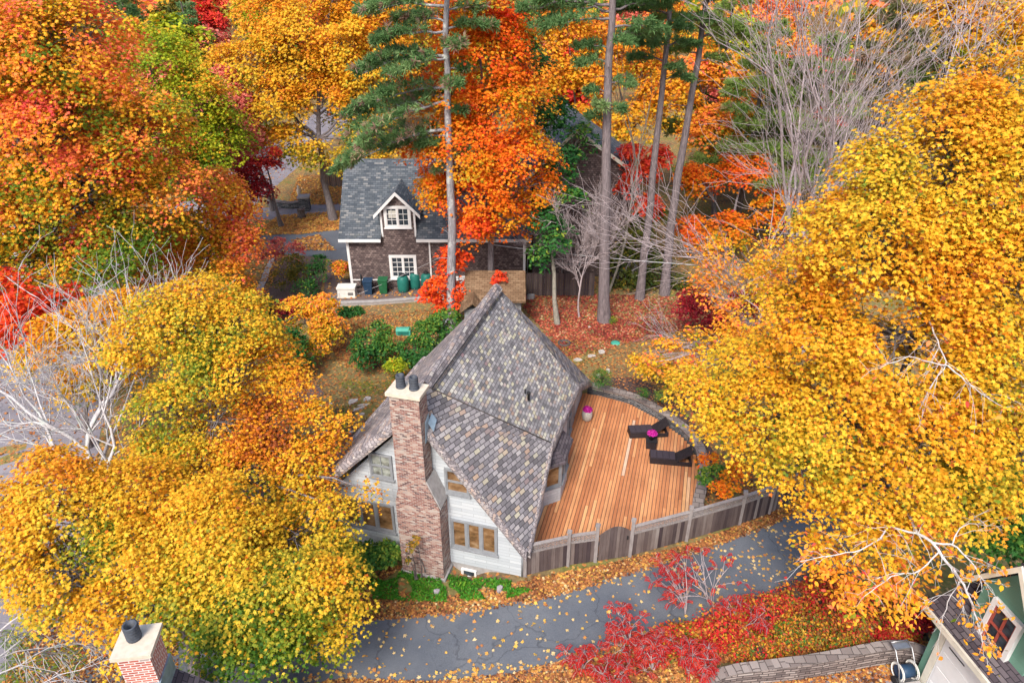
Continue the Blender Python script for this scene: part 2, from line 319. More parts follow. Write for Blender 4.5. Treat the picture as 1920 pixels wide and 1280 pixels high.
def ground_mat():
    m, nt, b = new_mat('leafy_lawn_ground'); o = objc(nt)
    f = noise_n(nt, o, 0.32, 6, 0.6); g = noise_n(nt, o, 5.5, 6, 0.7)
    c = ramp(nt, [(0.30, (0.12, 0.085, 0.06)), (0.42, (0.20, 0.145, 0.075)), (0.52, (0.24, 0.20, 0.085)), (0.64, (0.17, 0.18, 0.05))], f)
    c = mixc(nt, c, ramp(nt, [(0.3, (0.5, 0.45, 0.4)), (0.7, (1.25, 1.2, 1.1))], g), 0.85, 'MULTIPLY')
    vo = nd(nt, 'ShaderNodeTexVoronoi'); vo.inputs['Scale'].default_value = 9; nt.links.new(o, vo.inputs['Vector'])
    sep = nd(nt, 'ShaderNodeSeparateColor'); nt.links.new(vo.outputs['Color'], sep.inputs[0])
    lc = ramp(nt, [(0, (0.30, 0.10, 0.04)), (0.4, (0.42, 0.17, 0.05)), (0.8, (0.50, 0.27, 0.06)), (1, (0.45, 0.3, 0.15))], sep.outputs[0])
    mk = ramp(nt, [(0.78, (0, 0, 0)), (0.8, (1, 1, 1))], sep.outputs[1])
    c = mixc(nt, c, lc, mk)
    nt.links.new(c, b.inputs['Base Color']); b.inputs['Roughness'].default_value = 0.95; bump(nt, b, g, 0.6, 0.08); return m
M['ground'] = ground_mat()
M['soil'] = plain('dark_garden_soil', (0.075, 0.05, 0.045), 0.95, 0.5, 8)
M['mulch'] = plain('brown_mulch', (0.13, 0.085, 0.07), 0.95, 0.5, 12)

def wood_tone_mat(name, stops, rough=0.7, grain=(3, 60, 60)):
    m, nt, b = new_mat(name); o = objc(nt)
    a = nd(nt, 'ShaderNodeAttribute', attribute_name='tone'); c = ramp(nt, stops, a.outputs['Fac'])
    g = noise_n(nt, mapping(nt, o, grain), 1, 4, 0.6)
    c = mixc(nt, c, ramp(nt, [(0.3, (0.66, 0.62, 0.6)), (0.7, (1.12, 1.12, 1.1))], g), 0.7, 'MULTIPLY')
    w = noise_n(nt, o, 0.9, 5, 0.6)
    c = mixc(nt, c, ramp(nt, [(0.35, (0.74, 0.7, 0.7)), (0.6, (1.05, 1.05, 1.05))], w), 0.6, 'MULTIPLY')
    nt.links.new(c, b.inputs['Base Color']); b.inputs['Roughness'].default_value = rough; bump(nt, b, g, 0.2, 0.01); return m
M['deck'] = wood_tone_mat('cedar_deck_boards', [(0, (0.44, 0.165, 0.07)), (0.5, (0.62, 0.268, 0.115)), (0.85, (0.72, 0.39, 0.18)), (0.95, (0.72, 0.47, 0.29)), (1, (0.70, 0.48, 0.34))], 0.65, (60, 2.5, 60))
M['fence'] = wood_tone_mat('weathered_fence_wood', [(0, (0.060, 0.044, 0.048)), (0.4, (0.120, 0.092, 0.088)), (0.75, (0.192, 0.156, 0.144)), (1, (0.288, 0.256, 0.240))], 0.85, (14, 14, 1.5))
M['fence_cap'] = wood_tone_mat('silvered_fence_wood', [(0, (0.176, 0.158, 0.157)), (1, (0.317, 0.290, 0.283))], 0.85, (14, 14, 3))
M['white_trim'] = plain('white_painted_trim', (0.74, 0.73, 0.72), 0.5, 0.06, 3)
M['cream_trim'] = plain('cream_painted_trim', (0.66, 0.62, 0.52), 0.5, 0.12, 3)
M['grey_frame'] = plain('grey_window_frame', (0.24, 0.25, 0.265), 0.5, 0.1, 5)
M['red_frame'] = plain('brick_red_sash', (0.33, 0.07, 0.05), 0.5, 0.15, 5)
M['concrete'] = plain('pale_concrete', (0.58, 0.50, 0.40), 0.8, 0.14, 7)
M['concrete_grey'] = plain('grey_concrete', (0.34, 0.32, 0.31), 0.85, 0.2, 6)
M['flue'] = plain('charcoal_clay_flue', (0.06, 0.068, 0.085), 0.6, 0.3, 9)
M['black'] = plain('matt_black', (0.02, 0.02, 0.022), 0.6, 0.3, 9)
M['cushion'] = plain('charcoal_plum_cushion_fabric', (0.045, 0.035, 0.045), 0.85, 0.3, 30)
M['flashing'] = plain('blue_grey_lead_flashing', (0.30, 0.40, 0.48), 0.45, 0.25, 5, 0.5)
M['galv'] = plain('dull_metal', (0.42, 0.42, 0.43), 0.4, 0.15, 8, 0.8)
M['teal'] = plain('teal_green_plastic', (0.02, 0.16, 0.13), 0.45, 0.15, 4)
M['teal_pale'] = plain('pale_teal_plastic', (0.06, 0.34, 0.25), 0.5, 0.15, 4)
M['bin_blue'] = plain('navy_bin_plastic', (0.02, 0.05, 0.10), 0.5, 0.2, 4)
M['bin_green'] = plain('dark_green_bin_plastic', (0.02, 0.12, 0.05), 0.5, 0.2, 4)
M['white_metal'] = plain('off_white_painted_metal', (0.70, 0.69, 0.64), 0.45, 0.08, 3)
M['pot'] = plain('speckled_pale_pot', (0.42, 0.40, 0.36), 0.7, 0.3, 24)
M['stone_pale'] = plain('pale_stepping_stone', (0.46, 0.42, 0.38), 0.85, 0.25, 6)
M['timber'] = plain('dark_weathered_timber', (0.09, 0.075, 0.07), 0.9, 0.4, 9)
M['pale_leaf'] = plain('pale_mauve_rock', (0.34, 0.31, 0.33), 0.6, 0.2, 9)
def wicker():
    m, nt, b = new_mat('black_wicker'); v = uvc(nt)
    t = nd(nt, 'ShaderNodeTexBrick'); nt.links.new(v, t.inputs['Vector']); t.inputs['Scale'].default_value = 1
    t.inputs['Brick Width'].default_value = 0.05; t.inputs['Row Height'].default_value = 0.02; t.inputs['Mortar Size'].default_value = 0.003
    t.inputs['Color1'].default_value = (0.022, 0.018, 0.022, 1); t.inputs['Color2'].default_value = (0.05, 0.04, 0.046, 1); t.inputs['Mortar'].default_value = (0.006, 0.006, 0.006, 1)
    nt.links.new(t.outputs[0], b.inputs['Base Color']); b.inputs['Roughness'].default_value = 0.55; bump(nt, b, t.outputs['Fac'], 0.5, 0.006); return m
M['wicker'] = wicker()
def glass_mat(name, stops, scale=2.6, rough=0.08):
    m, nt, b = new_mat(name); f = noise_n(nt, mapping(nt, objc(nt), (1, 1, 1.6)), scale, 3)
    nt.links.new(ramp(nt, stops, f), b.inputs['Base Color']); b.inputs['Roughness'].default_value = rough; b.inputs['Specular IOR Level'].default_value = 0.5; return m
M['glass_brown'] = glass_mat('window_glass_painted_room_reflection', [(0.3, (0.07, 0.04, 0.02)), (0.5, (0.20, 0.11, 0.05)), (0.62, (0.27, 0.165, 0.085)), (0.78, (0.36, 0.27, 0.18))])  # brown room and paler reflection streaks painted into the pane colour
M['glass_dark'] = glass_mat('dark_window_glass', [(0.3, (0.015, 0.02, 0.028)), (0.7, (0.06, 0.08, 0.10))])
M['glass_curtain'] = glass_mat('window_glass_over_curtain', [(0.35, (0.10, 0.10, 0.085)), (0.55, (0.30, 0.32, 0.28)), (0.7, (0.42, 0.44, 0.40))])
M['blind'] = plain('cream_window_blind', (0.55, 0.53, 0.47), 0.7, 0.1, 5)
M['cable'] = plain('pale_cable_sheath', (0.45, 0.45, 0.46), 0.6, 0.1, 5)

# ------------------------------------------------------------------ leaves
def leaf_template(style):
    if style == 'maple':
        h = [(0, -0.55), (0.12, -0.35), (0.62, -0.5), (0.46, -0.12), (0.98, 0.22), (0.40, 0.30), (0.26, 0.52)]
        pts = h + [(0, 1.0)] + [(-x, y) for x, y in h[::-1][:-1]]
    elif style == 'star': pts = [(0, -0.5), (0.75, -0.4), (0.42, 0.05), (0.8, 0.5), (0.22, 0.45), (0, 1.0), (-0.22, 0.45), (-0.8, 0.5), (-0.42, 0.05), (-0.75, -0.4)]
    elif style == 'oval': pts = [(0, -0.9), (0.42, -0.45), (0.5, 0.15), (0, 1.0), (-0.5, 0.15), (-0.42, -0.45)]
    elif style == 'lance': pts = [(0, -0.9), (0.16, -0.2), (0.12, 0.5), (0, 1.0), (-0.12, 0.5), (-0.16, -0.2)]
    elif style == 'needle': pts = [(0.05, -0.2), (0.09, 0.5), (0.0, 1.0), (-0.09, 0.5)]
    else: pts = [(0, -0.9), (0.7, 0.05), (0, 1.0), (-0.7, -0.05)]
    p = np.array(pts, float); w = -0.22 * (p[:, 0] ** 2) * 1.2 - 0.15 * np.maximum(p[:, 1], 0) ** 2
    if style in ('maple', 'star', 'oval'): w = -0.30 * np.abs(p[:, 0]) + 0.1 - 0.22 * np.maximum(p[:, 1], 0) ** 2
    return np.column_stack([p, w])
def leaf_mesh(name, P, N, T, size, tone, style):
    tp = leaf_template(style); k = len(tp)
    N = unit(N); T = T - (T * N).sum(1, keepdims=True) * N; T = unit(T); B = np.cross(N, T)
    s = np.asarray(size)[:, None, None]
    V = P[:, None, :] + s * (tp[None, :, 0:1] * B[:, None, :] + tp[None, :, 1:2] * T[:, None, :] + tp[None, :, 2:3] * N[:, None, :])
    n = len(P)
    return raw_mesh(name, V.reshape(-1, 3), np.arange(n * k), np.full(n, k), False, np.clip(tone, 0.002, 0.998))

def nz3(p, s=1.0): return mnoise.noise(Vector((p[0] * s, p[1] * s, p[2] * s)))

def bez(a, b, c, n=5):
    t = np.linspace(0, 1, n)[:, None]; return (1 - t) ** 2 * a + 2 * t * (1 - t) * b + t * t * c

def blob(px, py, Y, rx, tone=0.0):
    """ellipsoid of foliage: centre seen at a pixel of the photo at forward distance Y, radii in metres"""
    c = aty(px, py, Y)
    return (c[0], c[1], c[2], rx, rx, rx * 0.8, tone)

def leafy_tree(name, label, cat, base, blobs, r0, n_leaves, leaf, style, mat, tone=(0.55, 0.15, 0.08), low=0.25, seed=1, group=None,
               bark='bark', per=26, crad=0.7, gap=-0.28, twigs=0.6, fork=0.35, flat=0.55, lean=None, nscale=0.45, stems=1, leafname='crown', tilt=0.36, stray=1.0, tfreq=0.38):
    rng = np.random.default_rng(seed); base = np.array([base[0], base[1], float(gz(base[0], base[1])) - 0.1 if len(base) < 3 else base[2]], float)
    root = empty(name, base, 0, label, cat, group)
    bl = np.array([tuple(b) + (0.0,) * (7 - len(b)) for b in blobs], float); w = (bl[:, 3] * bl[:, 4] * bl[:, 5]) ** (2 / 3); w = w / w.sum()
    cen = (bl[:, :3] * w[:, None]).sum(0); top = bl[np.argmax(bl[:, 2])]
    tb = Tubes()
    zlo, zhi = bl[:, 2].min(), bl[:, 2].max() + 0.4 * top[5]
    trunks = []
    for s in range(stems):
        j = rng.normal(0, 0.12 * (s > 0), 3); j[2] = 0
        e = np.array([top[0], top[1], zhi]) if s == 0 else bl[rng.integers(len(bl)), :3]
        m1 = base + 0.0; m1[:2] = (base[:2] * 0.6 + cen[:2] * 0.4 + rng.normal(0, 0.15, 2)) if lean is None else np.asarray(lean)[:2]
        m1[2] = base[2] + (zhi - base[2]) * 0.5
        pts = bez(base + j, m1 + j, e, 12); pts[1:-1] += rng.normal(0, 0.05 * r0 / 0.2, (10, 3)) * np.array([1, 1, 0])
        rr = r0 * (1 - 0.9 * np.linspace(0, 1, 12) ** 0.8); rr[0] *= 1.35
        tb.add(pts, rr, 8); trunks.append(pts)
    LP, LN, LT, LO = [], [], [], []
    for bi, b in enumerate(bl):
        c = b[:3]; rad = b[3:6]; tr = trunks[bi % len(trunks)]
        hz = np.linalg.norm(tr[:, :2] - c[:2], axis=1)
        cost = np.abs(tr[:, 2] - (c[2] - 0.75 * hz - 0.25 * rad[2])); cost[:int(len(tr) * fork)] += 50
        k = int(np.argmin(cost)); a = tr[k]
        mid = (a + c) / 2 + np.array([0, 0, 0.18 * np.linalg.norm(c - a)]) * (1 if c[2] < a[2] + 2 else -0.4)
        limb = bez(a, mid, c, 7); limb[1:-1] += rng.normal(0, 0.1, (5, 3))
        lr = max(0.02, r0 * 0.42 * (1 - 0.7 * k / len(tr)))
        tb.add(limb, lr * np.linspace(1, 0.35, 7), 6)
        nc = max(3, int(n_leaves * w[bi] / per))
        d = unit(rng.normal(size=(nc * 3, 3)))
        keep = rng.random(len(d)) < 0.42 + 0.58 * (d[:, 2] + 1) / 2
        d = d[keep]
        rr = 0.45 + 0.55 * np.sqrt(rng.random(len(d)))
        lump = np.array([1 + 0.22 * nz3(q * 1.6 + b[:3] * 0.37 + seed) for q in d])
        P = c + d * (rr * lump)[:, None] * rad
        ok = np.array([nz3(q, nscale) + 0.4 * nz3(q + 31.7, nscale * 2.3) > gap for q in P + seed * 7.3]); ok = ok if ok.sum() > len(ok) * .35 else ~np.zeros(len(P), bool); P = P[ok][:nc]; d = d[ok][:nc]
        for q, dd in zip(P, d):
            if rng.random() < twigs:
                k_ = rng.integers(2, 6); s = limb[k_] + (limb[k_ + 1] - limb[k_]) * rng.random(); m = (s + q) / 2 + np.array([0, 0, 0.12 * np.linalg.norm(q - s)]) + rng.normal(0, 0.12, 3)
                tb.add(bez(s, m, q, 4), lr * np.array([0.32, 0.22, 0.14, 0.06]), 3)
        n_in = rng.poisson(per, len(P)); idx = np.repeat(np.arange(len(P)), n_in); n = len(idx)
        if n == 0: continue
        nc_ = unit(np.array([0, 0, 0.9]) + d * 0.5); N0 = nc_[idx]
        ref = unit(np.cross(N0, rng.normal(size=(n, 3)))); rr2 = crad * (0.6 + 0.8 * rng.random(len(P)))[idx] * np.sqrt(rng.random(n))
        pos = P[idx] + ref * rr2[:, None] + N0 * (rng.normal(0, 0.13, n) * crad)[:, None]
        pos[:, 2] -= flat * rr2 ** 2 / max(crad, .05) * 0.5
        LP.append(pos); LN.append(N0 + rng.normal(0, tilt, (n, 3))); LT.append(ref * 0.9 + np.array([0, 0, -0.35]) + rng.normal(0, 0.5, (n, 3)))
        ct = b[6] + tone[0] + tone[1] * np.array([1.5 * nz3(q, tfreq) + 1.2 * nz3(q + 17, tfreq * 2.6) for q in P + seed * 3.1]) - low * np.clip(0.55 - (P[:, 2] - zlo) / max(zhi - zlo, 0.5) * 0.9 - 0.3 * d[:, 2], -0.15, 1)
        LO.append(ct[idx] + rng.normal(0, tone[2], n) + stray * (rng.random(n) < 0.13) * rng.choice([-0.3, -0.18, 0.28, 0.42], n))  # stray leaves: odd greens, plus rust browns standing in for shaded undersides
    P = np.concatenate(LP); N = np.concatenate(LN); T = np.concatenate(LT); tn = np.concatenate(LO)
    ok = P[:, 2] > gz(P[:, 0], P[:, 1]) + 0.05
    P, N, T, tn = P[ok], N[ok], T[ok], tn[ok]
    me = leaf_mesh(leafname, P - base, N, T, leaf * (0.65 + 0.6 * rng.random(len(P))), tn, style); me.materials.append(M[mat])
    tb.build('trunk', M[bark], root, base); link(leafname, me, root)
    return root

def bare_tree(name, label, base, hgt, r0, seed, levels=4, spread=0.8, upb=0.25, bark='bark_pale', lean=(0, 0, 1), fork_h=0.3, group=None, kids=3, cat='bare tree', lenf=0.66, zig=0.16, multi=1, leaves=None, droop=0.0, bias=None, rmin=0.012):
    rng = np.random.default_rng(seed)
    base = np.array([base[0], base[1], float(gz(base[0], base[1])) - 0.1 if len(base) < 3 else base[2]], float)
    root = empty(name, base, 0, label, cat, group); tr = Tubes(); tw = Tubes(); tips = []
    bias = np.zeros(3) if bias is None else np.asarray(bias, float)
    def grow(p, d, Ln, r, lev, top):
        ns = 5 if lev >= levels - 1 else 4; pts = [p]; dd = unit(d)
        for i in range(ns):
            dd = unit(dd + rng.normal(0, zig, 3) + np.array([0, 0, upb * 0.35]) + bias * 0.12 - np.array([0, 0, droop * 0.2 * (levels - lev)])); p = p + dd * Ln / ns; pts.append(p)
        rr = np.maximum(r * np.linspace(1, 0.5 if lev else 0.3, ns + 1), rmin * np.linspace(1, .6 if lev == 0 else .9, ns + 1))
        (tr if lev >= levels - 1 else tw).add(pts, rr, 7 if lev >= levels - 1 else (4 if lev > 1 else 3))
        if lev == 0: tips.append(pts[-1]); tips.append(pts[2]); return
        if top: starts = [ns, ns, ns, ns - 1, ns - 1, ns - 2, ns - 2][:kids + 3]
        else: starts = [ns, ns] + list(rng.integers(1, ns, kids))
        for s in starts:
            ax = unit(np.cross(dd, rng.normal(size=3))); ang = spread * (0.55 + 0.6 * rng.random()) * (0.55 if s == ns and not top else 1)
            nd_ = dd * math.cos(ang) + ax * math.sin(ang)
            grow(pts[s], nd_, Ln * lenf * (0.75 + 0.5 * rng.random()) * (1.25 if top else 1), rr[s] * (0.62 if s < ns else 0.8), lev - 1, False)
    for k in range(multi):
        l = unit(np.array(lean) + rng.normal(0, 0.25, 3) * (k > 0 or multi > 1) * np.array([1, 1, 0.2]))
        grow(base + rng.normal(0, 0.1, 3) * np.array([1, 1, 0]) * (multi > 1), l, hgt * fork_h, r0, levels, True)
    tr.build('trunk', M[bark], root, base); tw.build('branches', M[bark], root, base)
    if leaves:
        nl, size, style, mat, tn, zcut = leaves
        tips = np.array(tips); tips = tips[rng.integers(0, len(tips), nl)] + rng.normal(0, 0.22, (nl, 3)); tips = tips[tips[:, 2] > base[2] + zcut]
        n = len(tips)
        me = leaf_mesh('leaves', tips - base, np.array([0, 0, 0.6]) + rng.normal(0, 0.6, (n, 3)), np.array([0, 0, -0.9]) + rng.normal(0, 0.5, (n, 3)), size * (0.7 + 0.6 * rng.random(n)), tn[0] + rng.normal(0, tn[1], n), style)
        me.materials.append(M[mat]); link('leaves', me, root)
    return root

def tuft_cloud(rng, centres, dirs, per, ln, tone):
    n = len(centres); idx = np.repeat(np.arange(n), per); d = unit(dirs)[idx]
    T = unit(d * 0.75 + rng.normal(0, 0.55, (len(idx), 3))); Nn = rng.normal(size=(len(idx), 3)) + np.array([0, 0, 0.8])
    return centres[idx] + T * ln * 0.1, Nn, T, ln * (0.7 + 0.6 * rng.random(len(idx))), tone[idx] + rng.normal(0, 0.08, len(idx))

def pine(name, label, pts, r0, branches, seed, mat='needle', bark='bark_pine', ln=0.22, per=12, dens=30, group=None, dead=0.0, cat='pine tree', stubs=20, side=0.42):
    """pts: trunk polyline (world); branches: list of (height z, azimuth rad, length, rise)"""
    rng = np.random.default_rng(seed); pts = np.asarray(pts, float); base = pts[0].copy()
    root = empty(name, base, 0, label, cat, group); tb = Tubes()
    zz = np.linspace(pts[0, 2], pts[-1, 2], 16)
    tp = np.column_stack([np.interp(zz, pts[:, 2], pts[:, 0]), np.interp(zz, pts[:, 2], pts[:, 1]), zz]); tp[1:] += rng.normal(0, 0.03, (15, 3)) * np.array([1, 1, 0])
    rr = r0 * (1 - 0.75 * np.linspace(0, 1, 16)); rr[0] *= 1.3
    tb.add(tp, rr, 10)
    def tr(z): return np.array([np.interp(z, tp[:, 2], tp[:, 0]), np.interp(z, tp[:, 2], tp[:, 1]), z])
    C, D, TN = [], [], []
    for (z, az, L, rise) in branches:
        a = tr(z); d = np.array([math.sin(az), math.cos(az), 0]); e = a + d * L + up3 * rise * L
        mid = a + d * L * 0.5 + up3 * (rise * L * 0.35 + 0.10 * L)
        br = bez(a, mid, e, 8); br[1:-1] += rng.normal(0, 0.05, (6, 3)); tb.add(br, np.linspace(0.035 + 0.012 * L, 0.015, 8), 5)
        lat = np.cross(d, up3); t0 = rng.random() * 0.3
        ns = int(dens * L / 3)
        for k in range(ns):
            t = 0.12 + 0.88 * rng.random() ** 0.6; i = min(6, int(t * 7)); f = t * 7 - i
            p = br[i] * (1 - f) + br[i + 1] * f
            sd = rng.choice([-1, 1]); sl = side * L * (1.1 - 0.8 * abs(t - 0.55)) * rng.random() ** 0.7 * 0.75
            q = p + lat * sd * sl + d * sl * 0.55 + up3 * (rng.normal(0, 0.09) + 0.06 * L * (1 - t) + 0.1 * sl)
            if k % 3 == 0: tb.add([p, (p + q) / 2 + up3 * 0.05, q], [0.014, 0.01, 0.006], 3)
            C.append(q); D.append(unit(lat * sd * 0.5 + d * 0.7 + up3 * 0.35)); TN.append(0.45 + 0.22 * nz3(q, 0.9) * 1.5 + (0.55 if rng.random() < dead else 0))
    for k in range(stubs):
        z = base[2] + (pts[-1, 2] - base[2]) * (0.1 + 0.5 * rng.random()); a = tr(z); az = rng.random() * 6.28; L = 0.3 + 1.1 * rng.random()
        d = np.array([math.sin(az), math.cos(az), 0.1 + 0.3 * rng.random()]); tb.add([a, a + d * L * 0.5, a + d * L - up3 * 0.1], [0.025, 0.018, 0.006], 4)
    C = np.array(C); D = np.array(D); TN = np.array(TN)
    P, N, T, S, tn = tuft_cloud(rng, C, D, per, ln, TN)
    me = leaf_mesh('crown', P - base, N, T, S, tn, 'needle'); me.materials.append(M[mat])
    tb.build('trunk', M[bark], root, base); link('crown', me, root); return root

#@@SETTING
# ================================================================== SETTING
def sheet(name, A, B, na, mat, dz, kind='structure', raw=False, thick=0.0):
    """strip of ground cover between two pixel polylines, draped on the terrain"""
    a = np.array(A, float) if raw else np.array([G(*p)[:2] for p in A]); b = np.array(B, float) if raw else np.array([G(*p)[:2] for p in B])
    def res(q, n):
        s = np.concatenate([[0], np.cumsum(np.linalg.norm(np.diff(q, axis=0), axis=1))]); t = np.linspace(0, s[-1], n)
        return np.column_stack([np.interp(t, s, q[:, 0]), np.interp(t, s, q[:, 1])])
    nlen = max(12, int(np.linalg.norm(np.diff(a, axis=0), axis=1).sum() / 0.7))
    a = res(a, nlen); b = res(b, nlen)
    for q in (a, b):
        for _ in range(3): q[1:-1] = (q[:-2] + 2 * q[1:-1] + q[2:]) / 4
    t = np.linspace(0, 1, na)
    P = a[:, None, :] * (1 - t[None, :, None]) + b[:, None, :] * t[None, :, None]
    wob = RNG.normal(0, 0.02, P.shape); P = P + wob
    Z = gz(P[..., 0], P[..., 1]) + dz
    V = np.concatenate([P, Z[..., None]], -1).reshape(-1, 3)
    i = np.arange(nlen - 1)[:, None]; k = np.arange(na - 1)[None, :]
    F = np.stack([i * na + k, i * na + k + 1, (i + 1) * na + k + 1, (i + 1) * na + k], -1).reshape(-1, 4)
    me = raw_mesh(name, V, F.ravel(), np.full(len(F), 4), True); me.update()
    if me.polygons[0].normal.z < 0: me.flip_normals()
    me.materials.append(mat)
    return tag(link(name, me), kind=kind)

gxs = np.unique(np.concatenate([np.linspace(-260, -30, 24), np.arange(-30, -6, 0.6), np.arange(-6, 6, 0.2), np.arange(6, 30.1, 0.6), np.linspace(30, 260, 24)]))
gys = np.unique(np.concatenate([np.linspace(-40, 4, 8), np.arange(4, 14, 0.6), np.arange(14, 22, 0.2), np.arange(22, 62, 0.6), np.linspace(62, 460, 60)]))
XX, YY = np.meshgrid(gxs, gys, indexing='ij')
ZZ = gz(XX, YY) + 0.03 * np.sin(XX * 1.3 + 2 * np.sin(YY * .7)) * np.sin(YY * 1.1) * (np.abs(YY - 32) < 28) * 0
i = np.arange(len(gxs) - 1)[:, None]; k = np.arange(len(gys) - 1)[None, :]; ny = len(gys)
F = np.stack([i * ny + k, (i + 1) * ny + k, (i + 1) * ny + k + 1, i * ny + k + 1], -1).reshape(-1, 4)
me = raw_mesh('ground', np.stack([XX, YY, ZZ], -1).reshape(-1, 3), F.ravel(), np.full(len(F), 4), True); me.materials.append(M['ground'])
tag(link('ground', me), kind='structure')

DU = [(60, 1020), (150, 1050), (400, 1120), (560, 1165), (690, 1158), (850, 1148), (1000, 1125), (1110, 1095), (1200, 1066), (1290, 1040), (1370, 1012), (1440, 985), (1520, 945), (1640, 890), (1760, 840)]
DL = [(60, 1500), (200, 1420), (400, 1340), (520, 1285), (640, 1276), (800, 1280), (960, 1266), (1110, 1228), (1240, 1184), (1340, 1150), (1440, 1112), (1520, 1070), (1600, 1024), (1720, 962), (1840, 905)]
sheet('driveway', DU, DL, 9, M['asphalt'], 0.018)
dl = np.array([G(*p)[:2] for p in DL])[2:]
sheet('driveway_edge', dl, dl + np.array([0.05, -0.28]), 3, M['asphalt_dark'], 0.03, raw=True)
rc = np.array([(-13, 3), (-15.5, 9), (-18.5, 16), (-22.5, 25), (-25, 34), (-26.3, 46), (-26.5, 60), (-26, 80), (-24, 115)], float)
rt = np.gradient(rc, axis=0); rt /= np.linalg.norm(rt, axis=1)[:, None]; rn = np.column_stack([rt[:, 1], -rt[:, 0]])
sheet('street', rc - rn * 3.6, rc + rn * 3.4, 6, M['asphalt_road'], 0.010, raw=True)
sheet('side_drive', [(330, 468), (400, 452), (480, 443), (560, 437), (655, 428)], [(330, 520), (400, 498), (470, 476), (560, 478), (655, 492)], 5, M['asphalt'], 0.014)
sheet('far_path', [(430, 395), (520, 388), (600, 382), (650, 380)], [(430, 422), (520, 410), (600, 404), (650, 402)], 4, M['asphalt_road'], 0.018)
sheet('brick_path', [(616, 487), (611, 520), (604, 562)], [(643, 487), (644, 520), (646, 562)], 4, M['paver'], 0.02)
sheet('patio', [(630, 524), (720, 520), (845, 518)], [(628, 566), (720, 562), (845, 558)], 5, M['paver'], 0.026)
sheet('brick_landing', [(520, 742), (545, 722), (568, 700), (580, 706)], [(555, 758), (580, 752), (605, 740), (608, 738)], 4, M['paver'], 0.02)
sheet('brick_walk', [(440, 930), (480, 905), (520, 880), (560, 850)], [(470, 950), (510, 925), (545, 900), (590, 870)], 4, M['paver'], 0.02)
sheet('bare_earth_trench', [(553, 778), (600, 770), (645, 764)], [(553, 785), (600, 780), (645, 773)], 4, M['soil'], 0.016)
sheet('bare_earth_bed', [(648, 770), (652, 800), (640, 836)], [(664, 772), (664, 802), (656, 838)], 4, M['soil'], 0.020)
sheet('garden_bed', [(505, 482), (490, 530), (474, 590)], [(612, 480), (604, 530), (592, 592)], 8, M['mulch'], 0.014)
sheet('garden_kerb', [(508, 478), (486, 530), (462, 592)], [(518, 478), (499, 530), (477, 592)], 3, M['concrete_grey'], 0.05)
sheet('planting_bed', [(1100, 715), (1190, 700), (1280, 760), (1340, 850)], [(1108, 735), (1200, 750), (1300, 822), (1330, 950)], 6, M['soil'], 0.03)
sheet('lower_yard_paving', [(1330, 1292), (1500, 1278), (1640, 1252), (1760, 1235)], [(1330, 1400), (1500, 1390), (1640, 1380), (1760, 1370)], 5, M['asphalt_road'], 0.02)

# ------------------------------------------------------------------ small builders
def window(parent, o, ux, n, w, h, sashes, muntin, frame, glass, fw=0.07, mid=False, sash_mat=None, name='window', label=None, depth=0.07):
    """framed window on a wall: o = lower left corner, ux along the wall, n outwards"""
    o = np.asarray(o, float); ux = unit(ux); n = unit(n); f = MB()
    P = lambda u, v, d: o + ux * u + up3 * v + n * d
    def bar(u0, u1, v0, v1, d0, d1, m=f): m.box(P((u0 + u1) / 2, (v0 + v1) / 2, (d0 + d1) / 2), (u1 - u0, d1 - d0, v1 - v0), ux, n, up3)
    bar(0, w, 0, fw, -0.02, depth); bar(0, w, h - fw, h, -0.02, depth); bar(0, fw, fw, h - fw, -0.02, depth); bar(w - fw, w, fw, h - fw, -0.02, depth)
    bar(-0.04, w + 0.04, -0.045, -0.002, -0.02, depth + 0.05)
    sw = (w - 2 * fw) / sashes; panes = []
    for k in range(1, sashes): bar(fw + sw * k - 0.045, fw + sw * k + 0.045, fw, h - fw, -0.02, depth - 0.005)
    if mid: bar(fw, w - fw, h * 0.5 - 0.03, h * 0.5 + 0.03, -0.02, depth - 0.01)
    s = f if sash_mat is None else MB()
    for k in range(sashes):
        u0 = fw + sw * k + (0.045 if k else 0); u1 = fw + sw * (k + 1) - (0.045 if k < sashes - 1 else 0); e = 0.035
        bar(u0, u0 + e, fw, h - fw, 0, depth - 0.025, s); bar(u1 - e, u1, fw, h - fw, 0, depth - 0.025, s)
        bar(u0 + e, u1 - e, fw, fw + e, 0, depth - 0.025, s); bar(u0 + e, u1 - e, h - fw - e, h - fw, 0, depth - 0.025, s)
        for a in range(1, muntin[0]): x = u0 + (u1 - u0) * a / muntin[0]; bar(x - 0.014, x + 0.014, fw + e, h - fw - e, 0.005, depth - 0.03, s)
        for a in range(1, muntin[1]): y = fw + (h - 2 * fw) * a / muntin[1]; bar(u0 + e, u1 - e, y - 0.013, y + 0.013, 0.006, depth - 0.031, s)
        panes.append((u0 + e, u1 - e))
    wo = f.build(name, frame, parent, label)
    if sash_mat is not None: s.build('sash', sash_mat, wo)
    g = MB()
    for u0, u1 in panes: g.poly([P(u0, fw, 0.012), P(u1, fw, 0.012), P(u1, h - fw, 0.012), P(u0, h - fw, 0.012)])
    g.build('pane', glass, wo); return wo

def slab(mb, pts, t):
    """roof plane of thickness t under the given top polygon"""
    pts = [np.asarray(p, float) for p in pts]; mb.prism([p - up3 * t for p in pts], up3 * t); return mb

